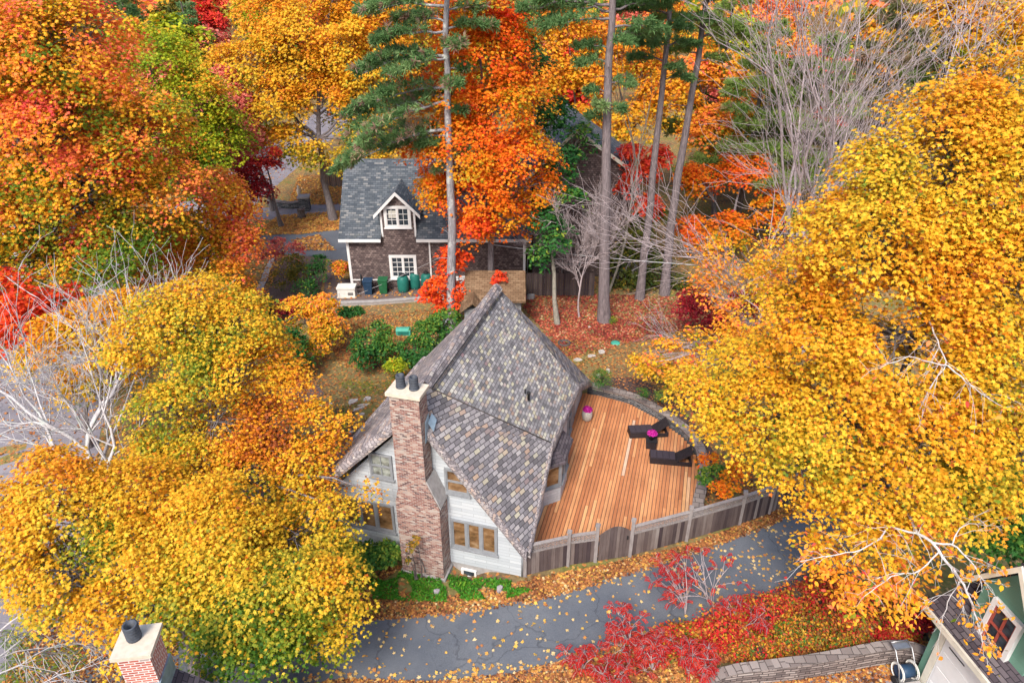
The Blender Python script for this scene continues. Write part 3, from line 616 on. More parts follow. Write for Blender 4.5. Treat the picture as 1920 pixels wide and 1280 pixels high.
# ================================================================== COTTAGE (local axes: x right along the gable, y back)
cot = empty('cottage', P0, -AZ, 'white shingled storybook cottage with steep multicoloured grey shingle roof', 'cottage')
def cb(p): return L2W(*p)
Rg0, Rg1 = (-3.45, 0.55, 7.1), (-3.35, 8.5, 7.1)
E0, E1 = (0.16, 3.75, 3.15), (0.30, 8.3, 2.95); D0 = (0.27, -0.22, 1.5); F0 = (-3.45, -0.22, 6.55); D2 = (0.32, 12.0, 1.0); B2 = (-3.4, 12.0, 4.2)
Lf0, Lf1 = (-7.5, -0.22, 2.8), (-6.7, 8.3, 3.3); F0L = (-3.45, -0.22, 6.95)
m = MB(); slab(m, [Rg0, E0, E1, Rg1], 0.18); m.build('roof', M['shingle'], cot, 'upper roof slope of small grey and cream shingles')
m = MB(); slab(m, [Rg1, E1, D2], 0.18); slab(m, [Rg1, D2, B2], 0.18); m.build('roof', M['shingle_low'], cot, 'rear roof slope turned away from the deck')
m = MB(); slab(m, [F0, D0, E0], 0.18); slab(m, [F0, E0, Rg0], 0.18)
m.build('roof', M['shingle_low'], cot, 'flared roof slope of larger mauve grey shingles')
m = MB(); slab(m, [Rg0, Rg1, Lf1, Lf0], 0.2); slab(m, [Rg0, Lf0, F0L], 0.2); slab(m, [Rg1, B2, (-7.2, 12.0, 1.6), Lf1], 0.2)
m.build('roof', M['shingle_roll'], cot, 'far roof slope seen along its edge')
def roll(mb, a, b, out, drop, n=5, r0=0.0):
    """rounded shingled edge below the line a-b"""
    a = np.asarray(a, float); b = np.asarray(b, float); out = np.asarray(out, float); pa = []
    for k in range(n + 1):
        t = k / n * math.pi * 0.62; o = out * math.sin(t) - up3 * drop * (1 - math.cos(t)); pa.append(o)
    for p, q in zip(pa[:-1], pa[1:]): mb.poly([a + p, b + p, b + q, a + q], smooth=True)
    mb.poly([b + pa[-1], a + pa[-1], a - up3 * 0.2 - out * .2, b - up3 * 0.2 - out * .2])
m = MB()
roll(m, F0L, Lf0, (0, -0.30, 0), 0.34); roll(m, D0, (F0[0], F0[1], F0[2] - 0.02), (0, -0.16, 0), 0.26)
roll(m, E0, D0, (0.12, -0.02, 0), 0.2); roll(m, E1, E0, (0.14, 0, 0), 0.24); roll(m, D2, E1, (0.14, 0.02, 0), 0.26); roll(m, Lf0, Lf1, (-0.3, 0, 0), 0.3)
m.build('rolled_eave', M['shingle_roll'], cot)
m = MB()
def capline(a, b, w, h, sag=0):
    a = np.asarray(a, float); b = np.asarray(b, float); n = int(np.linalg.norm(b - a) / 0.28); t = np.linspace(0, 1, n + 1)
    for k in range(n):
        p = a + (b - a) * t[k] + up3 * h; q = a + (b - a) * t[k + 1] + up3 * (h - 0.012); d = unit(b - a); s = unit(np.cross(d, up3))
        pr = [(-w, -w * 0.9), (-w * 0.5, -w * 0.25), (0, 0), (w * 0.5, -w * 0.25), (w, -w * 0.9)]
        for (u0, z0), (u1, z1) in zip(pr[:-1], pr[1:]): m.poly([p + s * u0 + up3 * z0, p + s * u1 + up3 * z1, q + s * u1 + up3 * z1, q + s * u0 + up3 * z0], RNG.random())
capline(Rg0, Rg1, 0.26, 0.16); m.build('ridge_cap', M['shingle_roll'], cot)
m = MB(); m.tube([np.array(Rg0) + (0, 0, 0.015), np.array(E0) + (0, 0, 0.012)], 0.022, 5); m.tube([np.array(Rg0) + (0.28, 0.1, -0.19), np.array(Rg1) + (0.28, 0, -0.19)], 0.02, 5); m.build('roof_seam', M['timber'], cot)
# walls
FW = [(-7.05, 0, -0.9), (0, 0, -0.9), (0, 0, 1.62), (-3.45, 0, 6.45), (-7.05, 0, 2.55)]
FWu = [(-7.05, 0, 0.0), (0, 0, 0.0), (0, 0, 1.42), (-3.45, 0, 6.3), (-7.05, 0, 2.4)]
m = MB(); m.prism(FWu, (0, 0.16, 0)); m.prism([(0, 0.16, 0.0), (0, 3.75, 0.0), (0, 3.75, 2.95), (0, 0.16, 1.42)], (-0.16, 0, 0)); m.prism([(0, 3.75, 0.0), (0, 8.3, 0.0), (0, 8.3, 2.75), (0, 3.75, 2.95)], (-0.16, 0, 0)); m.prism([(0, 8.3, 0.0), (0, 11.9, 0.0), (0, 11.9, 0.9), (0, 8.3, 2.75)], (-0.16, 0, 0))
m.bx(-7.05, -6.89, 0.16, 11.9, 0, 2.2); m.prism([(-7.05, 11.9, 0), (0, 11.9, 0), (0, 11.9, 0.9), (-3.4, 11.9, 4.0), (-7.05, 11.9, 1.5)], (0, -0.16, 0))
m.build('wall', M['siding_white'], cot)
m = MB(); m.bx(-7.0, -0.04, 0.04, 0.3, -1.0, 0.0); m.bx(-0.3, -0.04, 0.3, 11.8, -1.0, 0.0); m.bx(-7.0, -6.7, 0.3, 11.8, -1, 0); m.build('foundation', M['concrete_grey'], cot)
X1, YN = (1, 0, 0), (0, -1, 0)
window(cot, (-5.42, 0, 3.38), X1, YN, 0.86, 1.04, 1, (2, 1), M['grey_frame'], M['glass_curtain'], mid=True, label='upper window with pale curtains')
window(cot, (-2.67, 0, 3.31), X1, YN, 0.88, 1.02, 1, (1, 1), M['grey_frame'], M['glass_brown'], mid=True, label='upper window tucked under the roof edge')
window(cot, (-2.55, 0, 0.82), X1, YN, 1.70, 1.30, 3, (1, 1), M['grey_frame'], M['glass_brown'], label='three light lower window')
window(cot, (-6.75, 0, 0.86), X1, YN, 2.05, 1.30, 3, (1, 1), M['grey_frame'], M['glass_brown'], label='lower window partly behind leaves')
window(cot, (-2.25, 0.04, -0.66), X1, YN, 0.58, 0.42, 1, (1, 1), M['white_trim'], M['glass_dark'], fw=0.05, label='small basement window')
window(cot, (0, 8.0, 0.25), (0, 1, 0), (1, 0, 0), 0.8, 1.75, 1, (1, 1), M['grey_frame'], M['glass_dark'], mid=True, label='tall deck side window')
m = MB(); m.bx(0.002, 0.05, 8.95, 9.6, 0.15, 1.9); m.build('door', M['grey_frame'], cot)
# bay window on the deck side
BY = [(0, 3.55), (0.55, 4.05), (0.55, 5.35), (0, 5.85)]
def ext(mb, pl, z0, z1): mb.prism([(x, y, z0) for x, y in pl], (0, 0, z1 - z0))
m = MB(); ext(m, [(0.002, 3.55), (0.55, 4.05), (0.55, 5.35), (0.002, 5.85)], 0.1, 0.95); ext(m, [(0.003, 3.58), (0.53, 4.07), (0.53, 5.33), (0.003, 5.82)], 2.0, 2.2)
bay = m.build('bay_window', M['siding_white'], cot)
m = MB()
for a, b in zip(BY[:-1], BY[1:]):
    a3 = np.array([a[0], a[1], 0.95]); b3 = np.array([b[0], b[1], 0.95]); d = unit(b3 - a3); nn = np.array([d[1], -d[0], 0]); W = np.linalg.norm(b3 - a3)
    window(bay, a3 - nn * 0.05 + d * 0.01, d, nn, W - 0.02, 1.05, 2 if W > 1 else 1, (1, 1), M['grey_frame'], M['glass_brown'], 0.06, name='window')
bb = [(0.0, 3.3), (0.72, 3.95), (0.72, 5.45), (0.0, 6.1)]; ap = (0.02, 4.7, 2.95); apb = (0.0, 4.2, 2.95); apc = (0.0, 5.2, 2.95)
b3 = [np.array([x, y, 2.22]) for x, y in bb]
m.poly([b3[0], b3[1], apb]); m.poly([b3[1], b3[2], apc, apb]); m.poly([b3[2], b3[3], apc]); m.poly([b - up3 * 0.1 for b in b3][::-1])
for p, q in zip(b3[:-1], b3[1:]): m.poly([p - up3 * 0.1, q - up3 * 0.1, q, p])
m.build('roof', M['shingle_dark'], bay)
# chimney
m = MB()
m.bx(-4.22, -2.64, -0.72, 0.0, -0.9, 3.1); m.prism([(-4.22, -0.72, 3.1), (-2.64, -0.72, 3.1), (-3.06, -0.72, 4.15), (-4.08, -0.72, 3.7)], (0, 0.72, 0))
m.prism([(-4.08, -0.72, 3.702), (-3.06, -0.72, 4.152), (-3.08, -0.72, 7.42), (-4.06, -0.72, 7.42)], (0, 0.62, 0))
ch = m.build('chimney', M['brick'], cot)
m = MB(); m.bx(-4.27, -2.57, -0.78, 0.0, -0.9, -0.12); m.build('plinth', M['concrete_grey'], ch)
m = MB(); m.prism([(-2.60, -0.73, 3.1), (-2.58, -0.73, 3.16), (-3.02, -0.73, 4.24), (-3.05, -0.73, 4.17)], (0, 0.71, 0)); m.build('shoulder_slab', M['concrete_grey'], ch)
m = MB(); m.box((-3.57, -0.41, 7.48), (1.14, 0.80, 0.12)); m.build('cap', M['concrete'], ch, bevel=0.015)
for cx in (-3.80, -3.36):
    m = MB(); pr = [(0.16, 0), (0.16, 0.05)]
    for q in range(4): z = 0.06 + q * 0.09; pr += [(0.125, z), (0.145, z + 0.025), (0.145, z + 0.06), (0.125, z + 0.088)]
    pr += [(0.13, 0.43), (0.115, 0.435), (0.095, 0.43), (0.095, 0.2)]
    m.lathe((cx, -0.36, 7.54), pr, 18); m.build('flue_pot', M['flue'], ch)
m = MB(); m.prism([(-3.06, -0.5, 5.6), (-3.06, -0.1, 5.7), (-3.06, -0.1, 6.5), (-3.06, -0.42, 6.35)], (0.02, 0, 0)); m.prism([(-3.04, -0.22, 6.18), (-3.04, 0.12, 6.35), (-2.88, 0.12, 6.12), (-2.86, -0.24, 5.92)], (0, 0, 0.03)); m.build('flashing', M['flashing'], ch)
m = MB(); m.lathe((-0.95, 4.6, 4.28), [(0.05, 0), (0.05, 0.34), (0.075, 0.35), (0.075, 0.42), (0.03, 0.43)], 10); m.lathe((-1.12, 4.75, 4.42), [(0.035, 0), (0.035, 0.3), (0.02, 0.3)], 8); m.build('vent_pipe', M['black'], cot)
m = MB(); m.tube([(0.03, 0.02, 1.4), (0.03, 0.02, -0.1)], 0.035, 6); m.build('downspout', M['grey_frame'], cot)

# ================================================================== DECK, FENCE, FURNITURE
DZ = 0.15
def fence_y(x): return float(np.interp(x, [0, 1.5, 2.4, 3.6, 5.55, 7.5], [0.2, 0.95, 1.4, 2.0, 3.35, 4.8]))
arc = np.array([(0.0, 12.05), (0.9, 12.05), (2.38, 11.74), (3.8, 10.83), (5.0, 9.75), (5.65, 8.6), (5.85, 7.3), (5.8, 6.0), (5.62, 4.9), (5.75, 3.7)])
def arc_y(x): return float(np.interp(x, [0, 0.9, 2.38, 3.8, 5.0, 5.5, 5.7, 5.82], [12.05, 12.05, 11.74, 10.83, 9.75, 9.0, 8.3, 7.4]))
deck = empty('deck', P0, -AZ, 'new reddish cedar plank deck curving round beside the cottage', 'deck')
m = MB(); bw = 0.142; x = 0.02; rng = np.random.default_rng(5)
while x < 5.75:
    y0 = fence_y(x + bw / 2) + 0.08; y1 = arc_y(x + bw / 2) - 0.06
    if 3.4 < y0 and x > 5.6: y0 = 4.9
    cuts = [y0]; y = y0 - rng.random() * 3.5
    while True:
        y += 3.6 + rng.random() * 0.8
        if y > y1 - 0.4: break
        if y > y0 + 0.4: cuts.append(y)
    cuts.append(y1)
    for a, b in zip(cuts[:-1], cuts[1:]): m.bx(x, x + bw - 0.022, a + 0.004, b - 0.004, DZ - 0.035, DZ + rng.normal(0, 0.0015), float(np.clip(rng.normal(0.45, 0.2) + (0.4 if rng.random() < 0.05 else 0), 0, 1)))
    x += bw
m.build('deck_boards', M['deck'], deck)
m = MB(); pl = [(0.0, 0.22), (1.5, 1.0), (2.4, 1.45), (3.6, 2.05), (5.55, 3.4), (5.75, 6), (5.7, 7.4), (5.4, 8.9), (4.9, 9.6), (3.8, 10.7), (2.38, 11.6), (0.9, 11.9), (0, 11.95)]
m.prism([(a, b, -0.6) for a, b in pl], (0, 0, 0.6 + DZ - 0.05)); m.build('deck_frame', M['timber'], deck)

def ribbon_wall(name, label, pts, h, t, mat, capmat, root_loc, cap_h=0.07, cap_over=0.05, z0=-0.3, cat='retaining wall', rz=0.0, base=None):
    """wall along a polyline (local coordinates) with cap stones"""
    p = np.array(pts, float); s = np.concatenate([[0], np.cumsum(np.linalg.norm(np.diff(p, axis=0), axis=1))]); n = max(8, int(s[-1] / 0.35)); q = np.linspace(0, s[-1], n)
    p = np.column_stack([np.interp(q, s, p[:, 0]), np.interp(q, s, p[:, 1])])
    for _ in range(3): p[1:-1] = (p[:-2] + 2 * p[1:-1] + p[2:]) / 4
    tg = unit(np.gradient(p, axis=0)); nn = np.column_stack([tg[:, 1], -tg[:, 0]])
    root = empty(name, root_loc, rz, label, cat); w = MB(); c = MB()
    hh = np.full(n, h) if np.isscalar(h) else np.interp(np.linspace(0, 1, n), np.linspace(0, 1, len(h)), h)
    for k in range(n - 1):
        for mb, o, za, zb, zc in ((w, t / 2, z0, hh[k], hh[k + 1]), (c, t / 2 + cap_over, None, hh[k] + 0.002, hh[k + 1] + 0.002)):
            if mb is w: lo0 = lo1 = za; hi0, hi1 = zb, zc
            else: lo0, lo1, hi0, hi1 = zb, zc, zb + cap_h, zc + cap_h
            A = [np.array([*(p[k] + nn[k] * o * s_), 0]) for s_ in (-1, 1)]; B = [np.array([*(p[k + 1] + nn[k + 1] * o * s_), 0]) for s_ in (-1, 1)]
            Z = lambda v, z: v + up3 * z
            mb.poly([Z(A[1], lo0), Z(B[1], lo1), Z(B[1], hi1), Z(A[1], hi0)]); mb.poly([Z(B[0], lo1), Z(A[0], lo0), Z(A[0], hi0), Z(B[0], hi1)])
            mb.poly([Z(A[1], hi0), Z(B[1], hi1), Z(B[0], hi1), Z(A[0], hi0)], RNG.random())
            if k == 0: mb.poly([Z(A[0], lo0), Z(A[1], lo0), Z(A[1], hi0), Z(A[0], hi0)])
            if k == n - 2: mb.poly([Z(B[1], lo1), Z(B[0], lo1), Z(B[0], hi1), Z(B[1], hi1)])
    w.build('stonework', mat, root); c.build('coping', capmat, root); return root
aw = arc + np.array([0.2, 0.1])
aw[0] = (0.25, 12.3); ribbon_wall('stone_retaining_wall', 'curved dark slate retaining wall with flat coping around the cedar deck', aw, [0.5, 0.5, 0.48, 0.45, 0.4, 0.36, 0.33], 0.34, M['stone_dark'], M['cap_stone'], P0, rz=-AZ)

FP = [(0.13, 0.08), (1.5, 0.93), (2.42, 1.38), (3.6, 1.98), (5.55, 3.32), (7.47, 4.71), (8.6, 5.63), (9.95, 7.1)]
fence = empty('garden_fence', P0, -AZ, 'weathered board fence topped with lattice along the driveway', 'fence')
rng = np.random.default_rng(11)
for k, (x, y) in enumerate(FP):
    m = MB(); z0 = float(gz(*L2W(x, y)[:2])); hh = 1.62 + (0.12 if k in (2, 3) else 0)
    m.box((x, y, z0 + hh / 2 - 0.2), (0.125, 0.125, hh + 0.4), tone=0.72); m.box((x, y, z0 + hh + 0.02), (0.17, 0.17, 0.045), tone=0.9); m.prism([(x - .07, y - .07, z0 + hh + .043), (x + .07, y - .07, z0 + hh + .043), (x + .07, y + .07, z0 + hh + .043), (x - .07, y + .07, z0 + hh + .043)], (0, 0, .03), 0.9)
    m.build('post', M['fence_cap'], fence)
def lattice(mb, a, d, n, L, z0, z1):
    h = z1 - z0; s = 0.105; k = -int(h / s) - 1
    while k * s < L:
        for sg in (0, 1):
            u0, u1 = k * s, k * s + h; v0, v1 = (z0, z1) if sg == 0 else (z1, z0)
            if u1 > 0.02 and u0 < L - 0.02:
                f0 = max(0, (0 - u0) / h); f1 = min(1, (L - u0) / h); A = a + d * (u0 + h * f0) + up3 * (v0 + (v1 - v0) * f0) + n * (0.007 if sg else -0.007); B = a + d * (u0 + h * f1) + up3 * (v0 + (v1 - v0) * f1) + n * (0.007 if sg else -0.007)
                q = unit(B - A); w = np.cross(q, n) * 0.014
                mb.prism([A - w, B - w, B + w, A + w], n * 0.011, 0.75 + 0.2 * rng.random())
        k += 1
for k in range(len(FP) - 1):
    a = np.array([*FP[k], 0.0]); b = np.array([*FP[k + 1], 0.0]); L = np.linalg.norm(b - a) - 0.13; d = unit(b - a); n = np.array([d[1], -d[0], 0]); a = a + d * 0.065; za = float(gz(*L2W(FP[k][0], FP[k][1])[:2])); a = a + up3 * za
    if k == 2: gate_at = (a, d, n, L); continue
    m = MB(); nb = max(2, int(L / 0.14)); bwid = L / nb; H1 = 1.08
    for q in range(nb): m.box(a + d * (bwid * (q + 0.5)) + n * (0.012 + 0.004 * (q % 2)) + up3 * (H1 / 2 + 0.02), (bwid - 0.008, 0.022, H1 - 0.06), d, n, tone=float(np.clip(rng.normal(0.42, 0.3), 0, 1)))
    for zz in (0.25, 0.9): m.box(a + d * L / 2 - n * 0.03 + up3 * zz, (L, 0.04, 0.09), d, n, tone=0.3)
    pn = m.build('panel', M['fence'], fence)
    m = MB(); lattice(m, a, d, n, L, 1.13, 1.40); m.build('lattice', M['fence_cap'], pn)
    m = MB(); m.box(a + d * L / 2 + up3 * 1.105, (L, 0.07, 0.05), d, n, tone=0.7); m.box(a + d * L / 2 + up3 * 1.425, (L, 0.09, 0.045), d, n, tone=0.8); m.box(a + d * L / 2 + up3 * 1.455, (L, 0.13, 0.02), d, n, tone=1.0); m.build('rail', M['fence_cap'], pn)
a, d, n, L = gate_at; gl = a.copy()
gate = empty('garden_gate', L2W(*a[:2], a[2]), -AZ, 'arched solid board gate between two taller fence posts', 'gate')
m = MB(); nb = 9; bwid = (L - 0.04) / nb
for q in range(nb):
    u = bwid * (q + 0.5) + 0.02; h = 1.28 + 0.32 * math.sin(math.pi * u / L); h1 = 1.28 + 0.32 * math.sin(math.pi * (u + bwid / 2) / L); h0 = 1.28 + 0.32 * math.sin(math.pi * (u - bwid / 2) / L)
    c0 = d * (u - bwid / 2 + 0.004) + n * 0.01; c1 = d * (u + bwid / 2 - 0.004) + n * 0.01
    m.prism([c0 + up3 * 0.06, c1 + up3 * 0.06, c1 + up3 * h1, c0 + up3 * h0], n * 0.025, float(np.clip(rng.normal(0.45, 0.18), 0, 1)))
m.build('board_panel', M['fence'], gate)
for zz in (0.3, 1.2): m = MB(); m.box(d * L / 2 - n * 0.02 + up3 * zz, (L - 0.06, 0.04, 0.1), d, n, tone=0.3); m.build('brace', M['fence'], gate)
m = MB(); m.box(d * (L - 0.12) + n * 0.05 + up3 * 1.0, (0.05, 0.03, 0.16), d, n); m.build('latch', M['black'], gate)

def lounger(name, label, foot, head, w=0.62):
    f = np.array([*foot, DZ]); h = np.array([*head, DZ]); L = np.linalg.norm(h - f); wd = L2W(*head) - L2W(*foot); rz = math.atan2(wd[1], wd[0])
    r = empty(name, L2W(*foot, DZ + 0.003), rz, label, 'sun lounger', 'black wicker loungers on the deck')
    r.scale = (.88, .95, .92)
    m = MB(); m.prism([(0, -w / 2, 0.0), (1.22, -w / 2, 0.0), (1.22, -w / 2, 0.31), (0, -w / 2, 0.31)], (0, w, 0)); m.build('seat', M['wicker'], r, bevel=0.02)
    m = MB(); m.prism([(1.2, -w / 2 + .01, 0.25), (1.95, -w / 2 + .01, 0.78), (1.99, -w / 2 + .01, 0.72), (1.26, -w / 2 + .01, 0.19)], (0, w - .02, 0)); m.build('backrest', M['wicker'], r, bevel=0.015)
    m = MB()
    for s in (-1, 1):
        y = s * (w / 2 - 0.04); m.prism([(1.225, y - .035, 0.0), (2.0, y - .035, 0.0), (2.0, y - .035, 0.2), (1.225, y - .035, 0.2)], (0, 0.07, 0))
    m.bx(1.93, 2.0, -w / 2 + 0.075, w / 2 - 0.075, 0, 0.2); m.build('base_frame', M['wicker'], r)
    m = MB()
    for q in range(4): m.box((0.16 + q * .30, 0, 0.335), (.285, w - .06, 0.055))
    m.build('cushion', M['cushion'], r, bevel=0.02)
lounger('sun_lounger', 'black wicker lounger at the far side of the flower table', (2.66, 9.15), (4.4, 9.75))
lounger('sun_lounger', 'black wicker lounger with orange leaves hanging over its raised back', (3.75, 7.62), (5.5, 7.85))
def mum(parent, c, r, seed, name='flowers', n=420):
    rng = np.random.default_rng(seed); d = unit(rng.normal(size=(n, 3))); d[:, 2] = np.abs(d[:, 2]) * 0.9 - 0.15; P = np.array(c) + d * r * (0.8 + 0.25 * rng.random((n, 1))) * np.array([1, 1, 0.8])
    me = leaf_mesh(name, P, d + rng.normal(0, 0.4, (n, 3)), rng.normal(size=(n, 3)), 0.035 + 0.02 * rng.random(n), rng.random(n), 'oval'); me.materials.append(M['flower']); return link(name, me, parent)
t = empty('side_table', L2W(3.72, 8.55, DZ + 0.003), -AZ + 0.1, 'small black wicker cube table between the two loungers', 'table')
m = MB(); m.bx(-.22, .22, -.22, .22, 0, 0.36); m.build('base', M['wicker'], t, bevel=0.015); m = MB(); m.bx(-.25, .25, -.25, .25, 0.362, 0.40); m.build('table_top', M['black'], t, bevel=0.01)
t = empty('potted_flowers', L2W(3.72, 8.55, DZ + 0.405), 0, 'magenta chrysanthemums in dark pot on the black cube table', 'flower pot')
m = MB(); m.lathe((0, 0, 0), [(0.10, 0), (0.14, 0.2), (0.15, 0.21), (0.13, 0.21), (0.12, 0.17)], 16); m.build('pot', M['black'], t); mum(t, (0, 0, 0.30), 0.22, 3)
t = empty('planter', L2W(0.62, 9.75, DZ + 0.003), 0, 'rounded pale speckled planter of magenta flowers by the cottage wall', 'planter')
m = MB(); m.lathe((0, 0, 0), [(0.15, 0), (0.22, 0.12), (0.25, 0.32), (0.235, 0.5), (0.21, 0.56), (0.19, 0.56), (0.19, 0.5)], 22); m.build('pot', M['pot'], t); mum(t, (0, 0, 0.6), 0.23, 4)

# ================================================================== SHINGLED HOUSE BEHIND
HY = 41.5
def hx(px, py, Y=HY): return aty(px, py, Y)
zE = float(hx(700, 441)[2]); xL = float(hx(655, 500)[0]); xR = 0.85; YR = 45.2; zR = zE + (YR - HY) * 1.0
h2 = empty('shingled_house', ((xL + xR) / 2, HY, 0), 0, 'dark weathered shingle house with blue grey roof and white dormer', 'house')
def loc2(x, y, z): return (x - (xL + xR) / 2, y - HY, z)
def LB(mb, x0, x1, y0, y1, z0, z1): a = loc2(x0, y0, z0); b = loc2(x1, y1, z1); mb.bx(a[0], b[0], a[1], b[1], a[2], b[2])
dxl, dxr = float(hx(714, 420)[0]), float(hx(779, 420)[0]); dz1 = 5.45; dap = 6.55; dxm = (dxl + dxr) / 2
m = MB(); LB(m, xL, xR, HY, HY + 0.25, -0.3, zE + 0.1); m.prism([loc2(dxl, HY, zE + .1), loc2(dxr, HY, zE + .1), loc2(dxr, HY, dz1), loc2(dxm, HY, dap - .1), loc2(dxl, HY, dz1)], (0, 0.22, 0))
m.prism([loc2(xL, HY + .25, -.3), loc2(xL, 2 * YR - HY, -.3), loc2(xL, 2 * YR - HY, zE), loc2(xL, YR, zR - .2), loc2(xL, HY + .25, zE)], (0.25, 0, 0)); m.prism([loc2(xR - .25, HY + .25, -.3), loc2(xR - .25, 2 * YR - HY, -.3), loc2(xR - .25, 2 * YR - HY, zE), loc2(xR - .25, YR, zR - .2), loc2(xR - .25, HY + .25, zE)], (0.25, 0, 0))
for xx in (dxl, dxr - .15): m.prism([loc2(xx, HY + .22, zE + .3), loc2(xx, HY + 1.6, zE + 1.5), loc2(xx, HY + 1.6, dz1), loc2(xx, HY + .22, dz1)], (0.15, 0, 0))
m.build('wall', M['siding_dark'], h2)
m = MB(); ov = 0.4
def rp(x0, x1, y0, z0, y1, z1): slab(m, [loc2(x0, y0, z0), loc2(x1, y0, z0), loc2(x1, y1, z1), loc2(x0, y1, z1)], 0.12)
rp(xL - ov, dxl - .02, HY - ov, zE - ov + 0.25, YR, zR + .25); rp(dxr + .02, xR + ov, HY - ov, zE - ov + 0.25, YR, zR + .25); rp(dxl - .02, dxr + .02, HY + .5, zE + .75, YR, zR + .25)
slab(m, [loc2(xL - ov, YR, zR + .25), loc2(xR + ov, YR, zR + .25), loc2(xR + ov, 2 * YR - HY + ov, zE - .15), loc2(xL - ov, 2 * YR - HY + ov, zE - .15)], 0.12)
rf = m.build('roof', M['shingle_blue'], h2)
m = MB(); slab(m, [loc2(dxl - .35, HY - .3, dz1 - .28), loc2(dxm, HY - .3, dap + .12), loc2(dxm, HY + 3, dap + .12), loc2(dxl - .35, HY + 3, dz1 - .28)], 0.1); slab(m, [loc2(dxm, HY - .3, dap + .12), loc2(dxr + .35, HY - .3, dz1 - .28), loc2(dxr + .35, HY + 3, dz1 - .28), loc2(dxm, HY + 3, dap + .12)], 0.1); m.build('dormer_roof', M['shingle_blue'], rf)
m = MB()
LB(m, xL - ov, dxl - .03, HY - ov - .05, HY - ov - .002, zE - ov + .08, zE - ov + .27); LB(m, dxr + .03, xR + ov, HY - ov - .05, HY - ov - .002, zE - ov + .08, zE - ov + .27)
LB(m, xL - .03, xL + .13, HY - .03, HY - .002, -.1, zE - .1); LB(m, xR - .13, xR + .03, HY - .03, HY - .002, -.1, zE - .1); LB(m, dxl - .02, dxl + .10, HY - .03, HY - .002, zE - .1, dz1); LB(m, dxr - .10, dxr + .02, HY - .03, HY - .002, zE - .1, dz1)
LB(m, xL + .13, xR - .13, HY - .02, HY - .002, 0.62, 0.70)
for s, x_ in ((1, dxl - .37), (-1, dxr + .37)): m.prism([loc2(x_, HY - .34, dz1 - .5), loc2(dxm, HY - .34, dap - .12), loc2(dxm, HY - .34, dap + .12), loc2(x_, HY - .34, dz1 - .27)], (0, 0.038, 0))
LB(m, hx(806, 470)[0] - .05, hx(806, 470)[0] + .05, HY - .1, HY - .03, 0.2, zE - .3); m.build('trim', M['white_trim'], h2)
def w2(px0, py0, px1, py1, sashes, mu, Y=HY, parent=h2, l=None, glass='glass_dark'):
    a = hx(px0, py1, Y); b = hx(px1, py0, Y); p = np.array(loc2(a[0], Y, a[2])) if parent is h2 else np.array([a[0], Y, a[2]]) - np.array(parent.location)
    return window(parent, p, X1, YN, b[0] - a[0], b[2] - a[2], sashes, mu, M['white_trim'], M[glass], 0.16, label=l, depth=0.09)
wo = w2(722, 386, 769, 427, 2, (2, 3), l='dormer window with cream blinds')
m = MB(); a = loc2(hx(728, 400)[0], HY, hx(728, 400)[2]); m.bx(a[0], a[0] + .62, -0.022, -0.016, a[2] - .3, a[2] + .18); m.build('blind', M['blind'], wo)
w2(733, 478, 780, 522, 2, (2, 4), l='ground floor window of many small panes')
# right wing
WY = 43.6; wx0, wx1 = float(hx(1000, 400, WY)[0]), float(hx(1180, 400, WY)[0]); wm = float(hx(1078, 300, WY)[0]); wz = 7.3; wap = 9.9
wing = empty('shingled_wing', ((wx0 + wx1) / 2, WY, 0), 0, 'tall dark shingle gabled wing half hidden by pines', 'house'); WO = np.array([(wx0 + wx1) / 2, WY, 0])
m = MB(); m.prism([np.array(p) - WO for p in [(wx0, WY, -.3), (wx1, WY, -.3), (wx1, WY, wz), (wm, WY, wap), (wx0, WY, wz)]], (0, 8, 0)); m.build('wall', M['siding_dark'], wing)
m = MB(); sl = (wap - wz) / (wx1 - wm); s2 = (wap - wz) / (wm - wx0)
slab(m, [np.array(p) - WO for p in [(wm, WY - .4, wap + .15), (wx1 + .6, WY - .4, wz + .15 - .6 * sl), (wx1 + .6, WY + 8.4, wz + .15 - .6 * sl), (wm, WY + 8.4, wap + .15)]], .12); slab(m, [np.array(p) - WO for p in [(wx0 - .6, WY - .4, wz + .15 - .6 * s2), (wm, WY - .4, wap + .15), (wm, WY + 8.4, wap + .15), (wx0 - .6, WY + 8.4, wz + .15 - .6 * s2)]], .12); m.build('roof', M['shingle_blue'], wing)
m = MB()
for x_, z_ in ((wx1 + .62, wz - .6 * sl), (wx0 - .62, wz - .6 * s2)): m.prism([np.array(p) - WO for p in [(x_, WY - .45, z_ - .1), (wm, WY - .45, wap - .1), (wm, WY - .45, wap + .17), (x_, WY - .45, z_ + .16)]], (0, .045, 0))
m.build('trim', M['cream_trim'], wing); w2(1037, 420, 1054, 462, 1, (1, 2), WY, wing)
dk = empty('rear_deck_rail', (2.6, 42.4, 0), 0, 'pale deck railing along the foot of the dark shingle wing', 'railing')
m = MB()
for z_ in (1.35, 1.75): m.bx(-1.6, 2.0, -.04, .04, z_, z_ + .05)
m.build('rail', M['galv'], dk)
for q in range(4):
    m = MB(); m.bx(-1.6 + q * 1.16, -1.53 + q * 1.16, -.06, -.042, 0, 1.9); m.build('post', M['galv'], dk)
